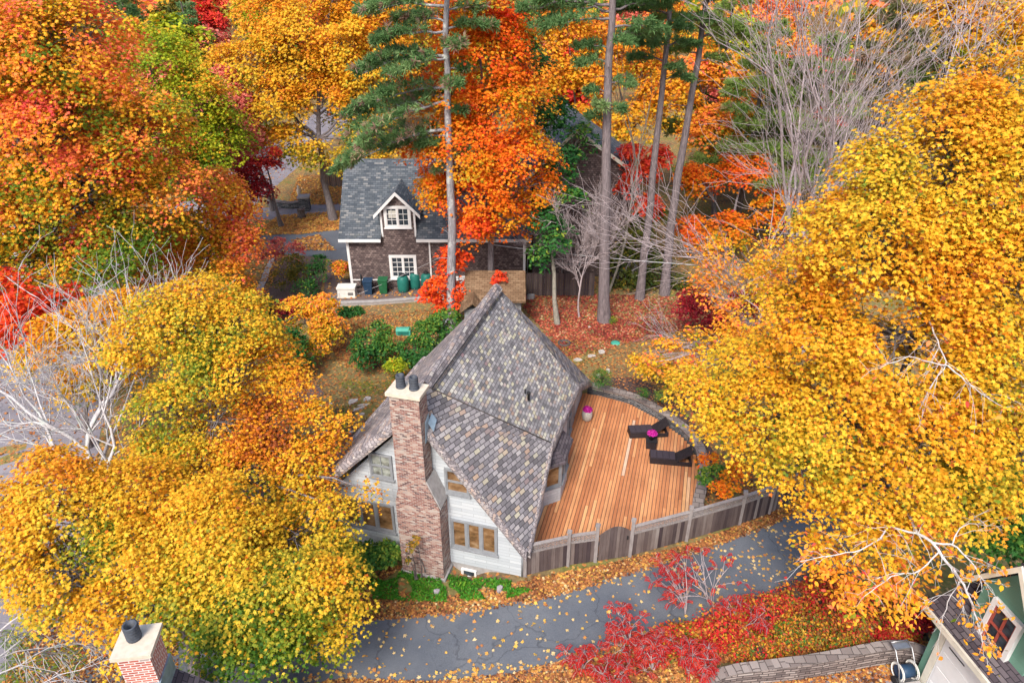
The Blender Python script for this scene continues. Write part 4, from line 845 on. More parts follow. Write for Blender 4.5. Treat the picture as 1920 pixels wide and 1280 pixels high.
# patio wall and objects
def plain_thing(mb, name, loc, mat, label, cat, group=None, rz=0, bevel=0):
    o = mb.build(name, mat, None, bevel=bevel); o.location = tuple(map(float, loc)); o.rotation_euler = (0, 0, rz); return tag(o, label, cat, group)
pa = [G(628, 572)[:2], G(700, 570)[:2], G(780, 564)[:2], G(850, 558)[:2]]
ribbon_wall('patio_wall', 'low grey wall along the front of the brick patio', pa, 0.16, 0.3, M['concrete_grey'], M['concrete_grey'], (0, 0, 0), 0.05, 0.03)
gp = G(652, 555); g_ = empty('generator', gp, 0.03, 'off white standby generator box on the brick patio', 'generator')
m = MB(); m.bx(-.56, .56, -.34, .34, 0.08, 0.62); m.build('body', M['white_metal'], g_, bevel=0.02); m = MB(); m.prism([(-.6, -.38, .622), (.6, -.38, .622), (.6, .38, .622), (-.6, .38, .622)], (0, 0, .12)); m.build('lid', M['white_metal'], g_, bevel=0.04); m = MB(); m.bx(-.62, .62, -.4, .4, 0, .078); m.build('base', M['concrete'], g_); m = MB(); m.bx(.1, .45, -.346, -.342, .2, .4); m.build('vent', M['galv'], g_)
def bin_(px, py, mat, label):
    p = G(px, py); r = empty('wheelie_bin', p, 0.05, label, 'wheelie bin', 'wheelie bins on the patio')
    m = MB(); b = [(-.22, -.24), (.22, -.24), (.22, .24), (-.22, .24)]; t_ = [(-.29, -.33), (.29, -.33), (.29, .33), (-.29, .33)]
    for k in range(4): j = (k + 1) % 4; m.poly([(*b[k], .05), (*b[j], .05), (*t_[j], .95), (*t_[k], .95)])
    m.poly([(*q, .05) for q in b][::-1]); m.poly([(*q, .95) for q in t_]); m.build('body', mat, r)
    m = MB(); m.prism([(-.31, -.36, .955), (.31, -.36, .955), (.31, .36, .955), (-.31, .36, .955)], (0, 0, .07)); m.bx(-.25, .25, .362, .42, .9, .97); m.build('lid', mat, r, bevel=0.02)
    for s in (-1, 1): m = MB(); m.tube([(s * .25, .27, .1), (s * .31, .27, .1)], .1, 12); m.build('wheel', M['black'], r)
bin_(692, 551, M['bin_blue'], 'navy blue wheelie bin next to the white generator'); bin_(720, 549, M['bin_green'], 'green wheelie bin between blue bin and rain barrels')
for k, (px, py, l) in enumerate([(757, 546, 'teal rain barrel next to the green bin'), (779, 540, 'second teal rain barrel from the green bin'), (801, 541, 'third teal rain barrel, behind red maple sprigs'), (822, 540, 'teal rain barrel nearest the tall pine trunk')]):
    r = empty('rain_barrel', G(px, py), 0, l, 'rain barrel', 'teal rain barrels by the window')
    m = MB(); m.lathe((0, 0, 0), [(.30, 0), (.35, .06), (.38, .3), (.385, .6), (.36, .95), (.28, 1.08), (.16, 1.12)], 20); m.build('barrel', M['teal'], r); m = MB(); m.lathe((0, 0, 1.12), [(.19, 0), (.2, .04), (.17, .12), (.08, .17), (.02, .18)], 14); m.build('lid', M['black'], r)
    m = MB(); m.tube([(0, -.37, .15), (0, -.46, .15)], .025, 6); m.build('tap', M['galv'], r)
a = hx(862, 520, 40.6); m = MB()
for q in range(7): m.box((0, 0, .18 + q * .17), (.75, .025, .12), uz=unit(np.array([0, .25, 1])))
for s in (-.4, .4): m.box((s, .02, .7), (.05, .05, 1.4))
plain_thing(m, 'slatted_screen', (a[0], 40.6, 0.05), M['white_trim'], 'white slatted screen standing behind the tall pine trunk', 'screen', rz=0.15)
m = MB(); pc = hx(677, 520); m.tube([loc2(pc[0], HY - .08, 1.1), loc2(pc[0], HY - .08, .35), loc2(pc[0] - .12, HY - .12, .25), loc2(pc[0] - .5, HY - .14, .22)], .04, 6); m.build('pipe', M['black'], h2)
# shed
sx0, sx1 = -2.75, 0.78; shed = empty('shed', ((sx0 + sx1) / 2, 36.4, 0), 0, 'low shed with brown shingle roof behind the cottage peak', 'shed'); SO = np.array([(sx0 + sx1) / 2, 36.4, 0])
m = MB(); m.prism([np.array(p) - SO for p in [(sx0 + .25, 35.5, -.2), (sx0 + .25, 38.6, -.2), (sx0 + .25, 38.6, 2.3), (sx0 + .25, 37.1, 3.0), (sx0 + .25, 35.5, 2.2)]], (sx1 - sx0 - .5, 0, 0)); m.bx(-1.7, -.75, -2.0, -.95, -.2, 2.0); m.build('wall', M['siding_grey'], shed)
m = MB(); slab(m, [np.array(p) - SO for p in [(sx0, 35.1, 2.15), (sx1, 35.1, 2.15), (sx1, 37.1, 3.2), (sx0, 37.1, 3.2)]], .1); slab(m, [np.array(p) - SO for p in [(sx0, 37.1, 3.2), (sx1, 37.1, 3.2), (sx1, 39.0, 2.2), (sx0, 39.0, 2.2)]], .1)
slab(m, [(-1.95, -2.25, 1.95), (-1.22, -2.25, 2.5), (-1.22, -.4, 2.5), (-1.95, -.9, 1.95)], .1); slab(m, [(-1.22, -2.25, 2.5), (-.5, -2.25, 1.95), (-.5, -.9, 1.95), (-1.22, -.4, 2.5)], .1); m.build('roof', M['shingle_brown'], shed)
m = MB(); nb = 26
for q in range(nb): m.box((q * .17, 0, .82), (.155, .025, 1.6), tone=float(np.clip(RNG.normal(.3, .15), 0, 1)))
for z_ in (.4, 1.3): m.box((nb * .17 / 2 - .08, .04, z_), (nb * .17, .04, .09), tone=.3)
plain_thing(m, 'board_fence', (1.0, 40.4, 0), M['fence'], 'dark brown board fence right of the brown roofed shed', 'fence')
for (pA, zA, pB, zB, l) in (((780, 692), 1.25, (812, 642), 1.25, 'grey sloping stair wall nearest the brick chimney'), ((820, 645), 1.25, (838, 600), 1.3, 'grey sloping stair wall at the foot of the tall pine')):
    A = atz(*pA, zA); B = atz(*pB, zB); d = unit(np.array([*(B - A)[:2], 0])); L = np.linalg.norm((B - A)[:2]); sd = np.cross(up3, d) * .09
    m = MB(); m.prism([-sd + up3 * -.1, d * L - sd - up3 * .1, d * L - sd + up3 * (zB + .25), -sd + up3 * (zA - .25)], sd * 2); m.prism([-sd * 1.6 + up3 * (zA - .247), d * L - sd * 1.6 + up3 * (zB + .253), d * L - sd * 1.6 + up3 * (zB + .30), -sd * 1.6 + up3 * (zA - .20)], sd * 3.2)
    plain_thing(m, 'stair_wall', (A[0], A[1], 0), M['siding_grey'], l, 'stair wall', 'grey stair walls behind the cottage')
# timber wall, stones, lawn items
ribbon_wall('timber_wall', 'dark weathered timber retaining wall below the garden bed', [G(462, 604)[:2], G(520, 602)[:2], G(585, 590)[:2]], .35, .2, M['timber'], M['timber'], (0, 0, 0), .05, .02)
rng = np.random.default_rng(3)
def stone(px, py, w, l, label, cat='stone', h=.06, mat='stone_pale', group='pale stepping stones in the lawn', name='stepping_stone'):
    n = 8; a = np.sort(rng.random(n) * 6.28 * .6 + np.arange(n) * 6.28 / n * .4 * 2.5 % 6.28); a = np.linspace(0, 6.28, n, endpoint=False) + rng.normal(0, .2, n); r = .8 + .35 * rng.random(n)
    m = MB(); top = [(w * r[k] * math.cos(a[k]) * .9, l * r[k] * math.sin(a[k]) * .9, h + rng.normal(0, .008)) for k in range(n)]; bot = [(w * r[k] * math.cos(a[k]), l * r[k] * math.sin(a[k]), -.05) for k in range(n)]
    m.poly(top)
    for k in range(n): j = (k + 1) % n; m.poly([bot[k], bot[j], top[j], top[k]])
    plain_thing(m, name, G(px, py), M[mat], label, cat, group, rz=rng.random())
for q in [(662, 753, .36, .2, 'largest flat pale stone in the lawn left of the chimney'), (689, 748, .24, .2, 'rounded pale stone nearest the brick chimney cap'), (681, 760, .32, .1, 'long thin pale stone below the rounded one'), (673, 767, .34, .09, 'narrow pale sliver at the head of the earth bed'), (619, 758, .16, .08, 'small stone in the middle of the earth trench edge'), (600, 762, .14, .1, 'small pinkish stone at the earth trench'), (555, 764, .26, .1, 'pale stone at the left end of the earth trench'), (679, 777, .15, .09, 'little pale stone beside the earth bed'), (660, 810, .17, .09, 'pale stone in the strip nearest the cottage roof edge'),
          (1083, 675, .26, .16, 'pale slab nearest the cottage roof, first of three'), (1109, 668, .3, .15, 'middle pale slab of the three on the back lawn'), (1128, 660, .24, .2, 'square pale slab nearest the teal lid'), (1105, 614, .1, .1, 'small white stone below the big pine trunk')]: stone(*q)
for px, py, l in ((820, 1112, 'pale mauve rock in the green strip below the chimney'), (937, 1106, 'pale mauve rock in the green strip below the window'), (1140, 697, 'grey boulder behind the round green shrub'), (1122, 706, 'grey rock left of the round green shrub')): stone(px, py, .13, .12, l, 'rock', .16, 'pale_leaf' if py > 1000 else 'stone_pale', 'loose rocks in the planting', 'rock')
stone(995, 560, .3, .22, 'blue grey boulder by the brown board fence', 'rock', .28, 'concrete_grey', None, 'rock')
p = G(1154, 644); m = MB(); m.lathe((0, 0, 0), [(.26, 0), (.27, .04), (.24, .09), (.1, .11), (.01, .11)], 18); plain_thing(m, 'round_lid', p, M['teal_pale'], 'round teal plastic lid lying on the back lawn', 'lid')
p = G(1058, 645); m = MB(); m.lathe((0, 0, 0), [(.36, 0), (.37, .12), (.3, .14), (.27, .1), (.26, .02)], 18); plain_thing(m, 'planter_ring', p, M['timber'], 'low dark round ring on the lawn beside the roof', 'planter ring')
t = empty('composter', G(757, 626), 0.05, 'teal plastic box lying between the two green shrubs', 'storage box'); m = MB(); m.prism([(-.42, -.22, 0), (-.42, .22, 0), (-.42, .24, .3), (-.42, .1, .42), (-.42, -.1, .42), (-.42, -.24, .3)], (.84, 0, 0)); m.build('body', M['teal_pale'], t, bevel=.02); m = MB(); m.bx(-.3, .3, -.26, -.24, .1, .28); m.build('hatch', M['teal'], t)
# far yard pieces
p = G(573, 394); t = empty('stone_pillar', p, .1, 'dark square stone gate pillar in the far leafy yard', 'pillar'); m = MB(); m.bx(-.42, .42, -.42, .42, -.1, 1.15); m.build('shaft', M['stone_dark'], t); m = MB(); m.bx(-.5, .5, -.5, .5, 1.152, 1.3); m.build('cap', M['concrete_grey'], t)
p = G(566, 408); m = MB(); m.lathe((0, 0, 0), [(.42, -.1), (.34, .3), (.3, .7), (.34, .75), (.1, .8)], 10); plain_thing(m, 'tree_stump', p, M['bark_dark'], 'short dark stump in front of the stone pillar', 'stump')
p = G(562, 372); m = MB(); m.lathe((0, 0, 0), [(.2, 0), (.2, .1), (.1, .15), (.16, .5), (.2, .8), (.1, .95), (.13, 1.1), (.02, 1.25)], 12); plain_thing(m, 'garden_statue', p, M['concrete'], 'small pale statue beyond the stone pillar', 'statue')
ribbon_wall('yard_wall', 'low dark stone wall in the far leafy yard', [G(505, 385)[:2], G(545, 392)[:2], G(568, 388)[:2]], .5, .4, M['stone_dark'], M['cap_stone'], (0, 0, 0))
m = MB()
for q in range(22): m.box((q * .2, 0, 1.2), (.17, .05, 2.4 + .1 * math.sin(q * 3)), tone=float(np.clip(RNG.normal(.45, .15), 0, 1)))
p = G(608, 350); plain_thing(m, 'tall_board_fence', (p[0], p[1], float(gz(p[0], p[1]))), M['fence'], 'tall brown board fence beyond the blue grey roof', 'fence')

# ================================================================== LOWER CORNERS
ge = np.array([math.sin(R(-8)), math.cos(R(-8)), 0]); gi = np.array([math.cos(R(-8)), -math.sin(R(-8)), 0])   # along the eave, inwards
GE = atz(1737, 1130, 3.0); gh = empty('green_house', (GE[0], GE[1], 0), 0, 'sage green house corner with white trim and slate grey roof', 'house')
def gp_(e, s, z): return ge * e + gi * s + up3 * z
m = MB(); m.prism([gp_(-.25, .35, -.3), gp_(-7, .35, -.3), gp_(-7, .35, 2.86), gp_(-.25, .35, 2.86)], gi * .2); m.prism([gp_(-.25, .55, -.3), gp_(-.25, 6, -.3), gp_(-.25, 6, 4.9), gp_(-.25, .55, 2.9)], -ge * .2)
m.prism([gp_(-.8, .6, 3.0), gp_(-2.64, .6, 3.0), gp_(-2.64, .6, 4.72), gp_(-1.72, .6, 6.0), gp_(-.8, .6, 4.72)], gi * .18); m.prism([gp_(-.8, .78, 3.1), gp_(-.8, 4, 4.6), gp_(-.8, 4, 4.7), gp_(-.8, .78, 4.7)], -ge * .15); m.prism([gp_(-2.49, .78, 3.1), gp_(-2.49, 4, 4.6), gp_(-2.49, 4, 4.7), gp_(-2.49, .78, 4.7)], -ge * .15)
m.build('wall', M['siding_green'], gh)
m = MB(); slab(m, [gp_(0, -.05, 3.05), gp_(0, 5.5, 5.55), gp_(-7, 5.5, 5.55), gp_(-7, -.05, 3.05)][::-1], .14)
slab(m, [gp_(-.5, .25, 4.5), gp_(-1.72, .25, 6.25), gp_(-1.72, 5, 6.25), gp_(-.5, 5, 4.5)], .1); slab(m, [gp_(-1.72, .25, 6.25), gp_(-2.94, .25, 4.5), gp_(-2.94, 5, 4.5), gp_(-1.72, 5, 6.25)], .1); m.build('roof', M['shingle_dark'], gh)
m = MB(); m.prism([gp_(.02, -.13, 2.86), gp_(-7, -.13, 2.86), gp_(-7, -.13, 3.04), gp_(.02, -.13, 3.04)], gi * .075); m.prism([gp_(.02, -.052, 2.86), gp_(-7, -.052, 2.86), gp_(-7, -.052, 2.9), gp_(.02, -.052, 2.9)], gi * .39)
for e0 in (-.46, -2.98): m.prism([gp_(e0, .2, 4.28), gp_(-1.72, .2, 6.06), gp_(-1.72, .2, 6.28), gp_(e0, .2, 4.5)], gi * .048)
m.prism([gp_(-.7, .30, 0), gp_(-.7, .30, 2.82), gp_(-.5, .30, 2.82), gp_(-.5, .30, 0)], gi * .048); m.build('trim', M['cream_trim'], gh)
m = MB(); m.prism([gp_(-.72, .31, 0), gp_(-4.2, .31, 0), gp_(-4.2, .31, 2.6), gp_(-.72, .31, 2.6)], gi * .035)
for q in range(4): m.prism([gp_(-.8, .298, .08 + q * .63), gp_(-4.1, .298, .08 + q * .63), gp_(-4.1, .298, .63 + q * .63), gp_(-.8, .298, .63 + q * .63)], gi * .01)
gd = m.build('garage_door', M['white_trim'], gh); m = MB(); m.prism([gp_(-.9, .29, 2.2), gp_(-1.5, .29, 2.2), gp_(-1.5, .29, 2.24), gp_(-.9, .29, 2.24)], gi * .006); m.build('handle', M['black'], gd)
window(gh, gp_(-1.24, .6, 3.12), -ge, -gi, .95, 1.5, 1, (2, 2), M['white_trim'], M['glass_dark'], .13, sash_mat=M['red_frame'], label='dormer window with brick red sash', depth=.12)
m = MB(); m.box(gp_(-.3, .24, 2.55), (.14, .16, .22)); m.build('wall_lamp', M['black'], gh)
# hose reel cart
hp = G(1690, 1272); t = empty('hose_reel_cart', hp, .15, 'hose reel cart with two pale discs by the curved stone wall', 'hose reel')
m = MB()
for s in (-.27, .27): m.tube([(s, -.25, .05), (s, -.05, .55), (s, .3, .98), (s, .55, 1.02)], .02, 6)
m.tube([(-.27, .55, 1.02), (.27, .55, 1.02)], .02, 6); m.bx(-.26, .26, -.2, -.14, .1, .14); m.build('frame', M['galv'], t)
m = MB(); m.tube([(-.22, 0, .38), (.22, 0, .38)], .2, 18); m.build('hose', M['bin_blue'], t)
for s in (-.24, .24): m = MB(); m.lathe((0, 0, 0), [(.29, 0), (.3, .02), (.24, .02), (.22, .005)], 20, close=False); o = m.build('reel_disc', M['white_metal'], t); o.location = (s, 0, .38); o.rotation_euler = (0, R(90), 0)
m = MB(); m.bx(-.28, .28, -.62, -.3, .12, .3); m.build('tray', M['concrete_grey'], t, bevel=.02); m = MB(); m.bx(-.24, .24, .32, .58, .96, .99); m.build('top_plate', M['galv'], t)
for s in (-.33, .33): m = MB(); m.tube([(s - .03, -.1, .14), (s + .03, -.1, .14)], .14, 14); m.build('wheel', M['black'], t)
ribbon_wall('curved_stone_wall', 'curved dry stone wall below the red sumac bank', [G(1316, 1300)[:2], G(1330, 1280)[:2], G(1400, 1276)[:2], G(1500, 1266)[:2], G(1590, 1250)[:2], G(1660, 1236)[:2], G(1712, 1236)[:2], G(1750, 1262)[:2]], [.45, .62, .68, .7, .72, .75, .7], .30, M['stone_wall'], M['cap_stone'], (0, 0, 0), .03, .015, z0=-.2)
# neighbour chimney
cz = 5.98; nh = empty('neighbour_house', (-8.26, 9.94, 0), R(8), 'grey roofed house below the frame with red brick chimney', 'house')
m = MB(); m.bx(-.34, .34, -.34, .34, 3.6, cz - .1); nc_ = m.build('chimney', M['brick_red'], nh)
m = MB(); m.bx(-.42, .42, -.42, .42, cz - .098, cz); m.build('cap', M['concrete'], nc_, bevel=.012)
m = MB(); pr = [(.15, 0)]
for q in range(5): z = .02 + q * .075; pr += [(.145, z), (.16, z + .02), (.16, z + .05), (.145, z + .07)]
pr += [(.16, .42), (.13, .425), (.115, .42), (.11, .1)]
m.lathe((-.06, .08, cz), pr, 22); m.build('flue_pot', M['flue'], nc_)
m = MB(); m.bx(-.38, .38, -.38, .38, 4.3, 4.98); m.build('flashing', M['flashing'], nc_)
m = MB(); slab(m, [(.1, -8, 4.72), (3.2, -8, 1.6), (3.2, .38, 1.6), (.1, .38, 4.72)], .15); slab(m, [(-3.4, -8, 1.4), (.1, -8, 4.72), (.1, .38, 4.72), (-3.4, .38, 1.4)], .15); m.build('roof', M['shingle_dark'], nh)
m = MB(); m.prism([(-3.0, .1, -.5), (2.9, .1, -.5), (2.9, .1, 1.5), (.1, .1, 4.5), (-3.0, .1, 1.4)], (0, -8, 0)); m.build('wall', M['siding_grey'], nh)
# white house beyond the street
wh = empty('white_house', (-37, 48, 0), .1, 'white house glimpsed through orange leaves beyond the street', 'house'); m = MB(); m.prism([(-4, -5, -.3), (4, -5, -.3), (4, -5, 3.6), (0, -5, 6.4), (-4, -5, 3.6)], (0, 10, 0)); m.build('wall', M['siding_white'], wh)
m = MB(); slab(m, [(-4.5, -5.4, 3.4), (0, -5.4, 6.6), (0, 5.4, 6.6), (-4.5, 5.4, 3.4)], .12); slab(m, [(0, -5.4, 6.6), (4.5, -5.4, 3.4), (4.5, 5.4, 3.4), (0, 5.4, 6.6)], .12); m.build('roof', M['shingle_blue'], wh); window(wh, (4, -2, 1), (0, 1, 0), (1, 0, 0), 1.2, 1.4, 2, (1, 1), M['white_trim'], M['glass_dark'], .1); window(wh, (-2, -5, 1), X1, YN, 1.2, 1.4, 2, (1, 1), M['white_trim'], M['glass_dark'], .1)
# cables
def cable(name, a, b, sag, label, r=.015):
    t = np.linspace(0, 1, 24)[:, None]; p = np.asarray(a) * (1 - t) + np.asarray(b) * t; p[:, 2] -= (4 * sag * t * (1 - t))[:, 0]
    m = MB(); m.tube(p - p[0], r, 5); plain_thing(m, name, p[0], M['cable'], label, 'cable')
cable('power_cable', aty(918, 458, 39), aty(1480, 505, 36), .25, 'pale overhead cable running from the pole past the pine trunks', .022)
cable('garden_cable', aty(640, 548, 40.2), aty(470, 628, 33), .15, 'thin pale cable sagging over the garden bed')
cable('service_wire', aty(660, 556, 40.3), aty(850, 470, 41.2), .1, 'thin wire slanting past the teal rain barrels', .012)
m = MB(); a = aty(920, 470, 39); m.tube([(0, 0, -.2), (0, 0, a[2] + .6)], .13, 10); m.build('pole', M['bark_green']); po = bpy.data.objects['pole']; po.location = (a[0], 39.0, 0); po.name = 'utility_pole'; tag(po, 'grey wooden utility pole behind the cottage roof peak', 'utility pole')
# ================================================================== VEGETATION
def B_(*q): return [blob(*b) for b in q]
# --- big yellow maple, right
leafy_tree('maple_tree', 'huge golden yellow maple filling the right side beyond the driveway', 'tree', (11.8, 17.5), B_(
    (1775, 225, 17, 1.5), (1890, 180, 17.5, 1.6), (1660, 320, 17, 1.3), (1780, 330, 16.5, 2), (1900, 300, 16.5, 2), (1550, 430, 17, 1.2), (1650, 450, 16, 2), (1820, 500, 15.5, 2.1), (1930, 520, 15, 2), (1480, 530, 17, 1.25),
    (1560, 600, 16, 1.7), (1700, 640, 15, 2), (1860, 680, 14.5, 2), (1415, 680, 17, 1.15), (1320, 725, 17, .85), (1440, 760, 16, 1.4), (1590, 770, 15, 1.7), (1760, 810, 14, 1.8), (1920, 850, 13.5, 1.5), (1370, 800, 16.5, .9),
    (1500, 875, 15, 1.15), (1640, 900, 14.5, 1.4), (1790, 920, 14, 1.3), (1570, 970, 14.3, .8), (1680, 1000, 13.8, .9)), 0.3, 120000, 0.068, 'maple', 'leaf_yellow', (0.57, 0.17, 0.07), 0.2, 11, crad=0.6, per=48, gap=-0.22, twigs=0.5, fork=.3, flat=.7)
# --- yellow maples, left
leafy_tree('maple_tree', 'big yellow maple with green inner leaves behind the red brick chimney', 'tree', (-9.4, 12.9), B_(
    (110, 930, 15, 1.5), (50, 1000, 14.2, 1.2), (240, 935, 15.5, 1.5), (390, 950, 15.5, 1.5), (120, 1065, 13.5, 1.3), (260, 1050, 14, 1.6), (430, 1030, 14.5, 1.7), (560, 1000, 15.5, 1.4), (625, 1020, 16, .7),
    (190, 1140, 12.7, .8), (330, 1125, 13, 1.2, -.16), (480, 1125, 13, 1.4, -.14), (600, 1100, 13.5, 1.1), (650, 1065, 15, .5), (560, 1195, 12, .8, -.24), (430, 1215, 11.8, 1.0, -.36), (460, 1150, 12.6, 1.0, -.3), (390, 1060, 14.2, .9, -.14), (520, 1060, 14, .8, -.16), (250, 1200, 11.6, .45), (600, 950, 16.5, .7), (520, 1230, 11.6, .5, -.3), (620, 1190, 12.6, .45), (660, 1140, 13.4, .4), (90, 860, 16, .6), (20, 930, 15, .7), (300, 990, 15, 1.0, .22), (180, 1000, 14.4, .7, -.22), (560, 1080, 13.4, .7, -.12)), 0.24, 74000, 0.068, 'maple', 'leaf_yellow', (0.52, 0.15, 0.07), 0.24, 12, crad=0.6, per=48, gap=-0.2, twigs=0.5, fork=.3, flat=.7)
leafy_tree('maple_tree', 'yellow maple flecked with rusty leaves left of the lawn', 'tree', (-12.4, 19.2), B_(
    (300, 580, 20.5, 1.1), (370, 570, 21, 1.3), (450, 600, 21, 1.3), (240, 640, 20, .9), (370, 680, 20, 1.4), (470, 680, 20, 1.3, .18), (310, 760, 19, 1.1), (410, 790, 19, 1.5, .1), (520, 790, 19.5, 1.1, .22), (560, 860, 18.5, 1.0, .2), (280, 840, 18.5, .9), (360, 870, 18, 1.3, .12), (470, 880, 18, 1.3, .1),
    (590, 900, 18, .65, .12), (545, 700, 20.5, .7, .12), (690, 920, 17.3, .34), (650, 955, 16.8, .35), (610, 830, 19, .6, .1), (590, 770, 19.6, .5, .15), (560, 940, 17.5, .8, .1), (500, 640, 21.5, .8), (640, 790, 19.5, .4, .1)), 0.2, 50000, 0.069, 'maple', 'leaf_yellow', (0.50, 0.2, 0.12), 0.1, 13, crad=0.6, per=45, gap=-0.18, twigs=0.5, fork=.3, flat=.7)
leafy_tree('maple_tree', 'yellow orange maple right behind the pale bare tree', 'tree', (-19.0, 24.5), B_((110, 630, 25, 1.2), (180, 600, 25.5, 1.3), (220, 690, 23.5, 1.1), (150, 715, 23.5, .9), (70, 670, 26, .9), (260, 640, 23, 1.0), (230, 570, 25, .9)), .15, 12000, .095, 'maple', 'leaf_yellow', (.62, .16, .1), .15, 27, crad=.55, per=24, gap=-.2, twigs=.5)
# --- big orange red maples, upper left
leafy_tree('maple_tree', 'towering orange and red maple in the upper left corner', 'tree', (-30.5, 33), B_(
    (90, 90, 33, 3.0), (-20, 60, 33, 3.0), (170, 50, 34, 1.9, .2), (170, 180, 34, 2.7), (50, 240, 32, 3.2, .1), (150, 310, 32, 2.4, .1), (210, 300, 31.5, 1.3, -.25), (110, 200, 31.5, 1.5, .35), (230, 250, 33, 1.2, .35), (60, 330, 30.8, 1.3, -.12), (300, 200, 34, 1.1, .0), (190, 420, 31.5, 1.2, .25), (270, 255, 34, 2.2, .1), (-50, 340, 31, 3, .1), (70, 400, 31, 2.7, -.1), (250, 380, 33, 2.4, -.1), (200, 470, 31, 2.2, -.18), (20, 500, 30, 2.2, -.15), (320, 330, 34, 1.6, .1), (120, 510, 30, 1.9, -.2)),
    0.42, 80000, 0.105, 'star', 'leaf_mixed', (0.40, 0.32, 0.06), 0.1, 14, tfreq=.5, crad=1.0, per=60, gap=-0.16, twigs=.4, fork=.3, nscale=.4)
leafy_tree('maple_tree', 'orange red maple leaning over the street beside the garden bed', 'tree', (-20.6, 38.5), B_((400, 360, 38, 1.7), (370, 430, 37, 1.8), (440, 450, 37, 1.5), (320, 480, 36, 1.8), (420, 520, 35, 1.4), (300, 420, 37, 1.5), (455, 400, 38.5, .9), (260, 520, 34.5, 1.2), (470, 560, 34.5, .8)),
    0.24, 24000, 0.105, 'star', 'leaf_mixed', (0.56, 0.28, 0.08), 0.15, 15, crad=0.8, per=40, gap=-0.3, twigs=.4)
leafy_tree('maple_tree', 'small scarlet maple behind the pale bare tree at left edge', 'tree', (-28.5, 27.0), B_((20, 560, 27, 1.5), (-30, 600, 26.5, 1.5), (70, 590, 27, 1.1), (110, 560, 28, 1.0)), 0.12, 4500, 0.12, 'star', 'leaf_orange', (0.86, 0.1, 0.06), 0.1, 16, crad=0.6, per=20)
leafy_tree('maple_tree', 'lime green maple between the orange and the yellow crowns', 'tree', (-21.5, 48), B_((300, 110, 48, 2.3), (370, 175, 48, 2.4), (290, 215, 47, 2.2), (400, 265, 48, 2.1), (330, 300, 46, 2.2), (385, 335, 46.5, 1.7), (255, 75, 49, 1.6), (420, 225, 48.5, 1.3)), 0.3, 26000, 0.125, 'star', 'leaf_lime', (0.64, 0.26, 0.08), 0.3, 17, tfreq=.5, gap=-.18, crad=1.0, per=55, twigs=.3)
# --- salmon and burgundy trees by the far drive
leafy_tree('maple_tree', 'salmon red maple left of the tall yellow tree', 'tree', G(512, 395), B_((440, 195, 55, 1.7), (455, 250, 54, 1.8), (425, 150, 56, 1.4), (440, 300, 53, 1.2)), 0.2, 7000, 0.15, 'star', 'leaf_salmon', (0.55, 0.2, 0.1), 0.1, 18, crad=.7, per=24)
leafy_tree('maple_tree', 'dark burgundy tree on a slanting trunk by the far drive', 'tree', G(528, 424), B_((465, 315, 52, 1.3), (500, 290, 52, 1.1), (480, 355, 51, 1.2), (450, 340, 51, .9)), 0.2, 3600, 0.13, 'star', 'leaf_red', (0.3, 0.25, 0.15), 0.1, 19, crad=.6, per=20, gap=-.2, lean=aty(495, 300, 52))
leafy_tree('maple_tree', 'tall golden maple with slanting grey trunks left of the pine', 'tree', G(625, 412), B_((560, 60, 58, 3.2), (470, 120, 57, 2.3), (640, 70, 58, 3.2), (700, 140, 57, 2.6), (520, 190, 56, 2.4), (610, 180, 57, 2.8), (690, 235, 56, 2.0), (455, 205, 56, 1.5), (590, 285, 55, 1.3), (545, 265, 55, 1.7), (500, 25, 60, 2.6), (640, -20, 60, 3.2), (745, 60, 60, 2.4), (720, 290, 55.5, 1.4), (650, 300, 55.5, 1.4), (490, 260, 55.5, 1.3), (420, 110, 58, 1.6), (560, 130, 58, 2.6), (690, 40, 59, 2.6)),
    0.32, 60000, 0.14, 'star', 'leaf_yellow', (0.58, 0.16, 0.07), 0.36, 20, crad=1.05, per=55, gap=-.26, twigs=.3, lean=aty(575, 270, 56), nscale=.35)
leafy_tree('maple_tree', 'blazing orange maple in front of the shingled house', 'tree', (-1.25, 38, 0), B_((890, 10, 38, 1.9), (905, 110, 38, 2.3), (955, 185, 38, 2.1), (845, 190, 38, 2.0), (815, 325, 37.8, 1.1), (880, 270, 37.5, 2.5), (965, 290, 38, 2.2), (800, 270, 38, 1.2), (1005, 345, 38, 1.2), (900, 365, 37.5, 2.3), (960, 400, 38, 1.5), (830, 350, 37.5, 1.4), (890, 420, 37, 1.25), (790, 140, 38.5, 1.1), (850, 60, 38.3, 1.5), (945, 60, 38.3, 1.5)),
    0.24, 44000, 0.105, 'star', 'leaf_orange', (0.44, 0.26, 0.1), 0.1, 21, crad=.75, per=42, gap=-.26, twigs=.3)
leafy_tree('maple_sapling', 'scarlet maple sapling sprays in front of the rain barrels', 'tree', (-3.2, 36.6, 0), B_((855, 470, 36.7, .85), (845, 500, 36.5, .75), (825, 540, 36.2, .9), (865, 545, 36.2, .8), (800, 548, 36.4, .6), (935, 520, 36.6, .5), (830, 575, 36, .5)), 0.07, 2800, 0.12, 'star', 'leaf_orange', (0.80, 0.08, 0.06), 0.0, 22, crad=.42, per=16, gap=-.3, stems=2)
leafy_tree('broadleaf_tree', 'narrow dark green tree right of the blazing orange maple', 'tree', G(1045, 608), B_((1045, 440, 37, .95), (1020, 405, 37.5, .8), (1055, 300, 40, 1.2), (1035, 215, 41, 1.35), (995, 120, 42, 1.4), (965, 40, 42, 1.3), (1065, 375, 38.5, 1.0), (1010, 475, 37, .6), (1090, 250, 42, .8)), 0.15, 7000, 0.13, 'oval', 'leaf_green', (0.5, 0.3, 0.15), 0.1, 23, crad=.6, per=22, bark='bark_green', gap=-.05)
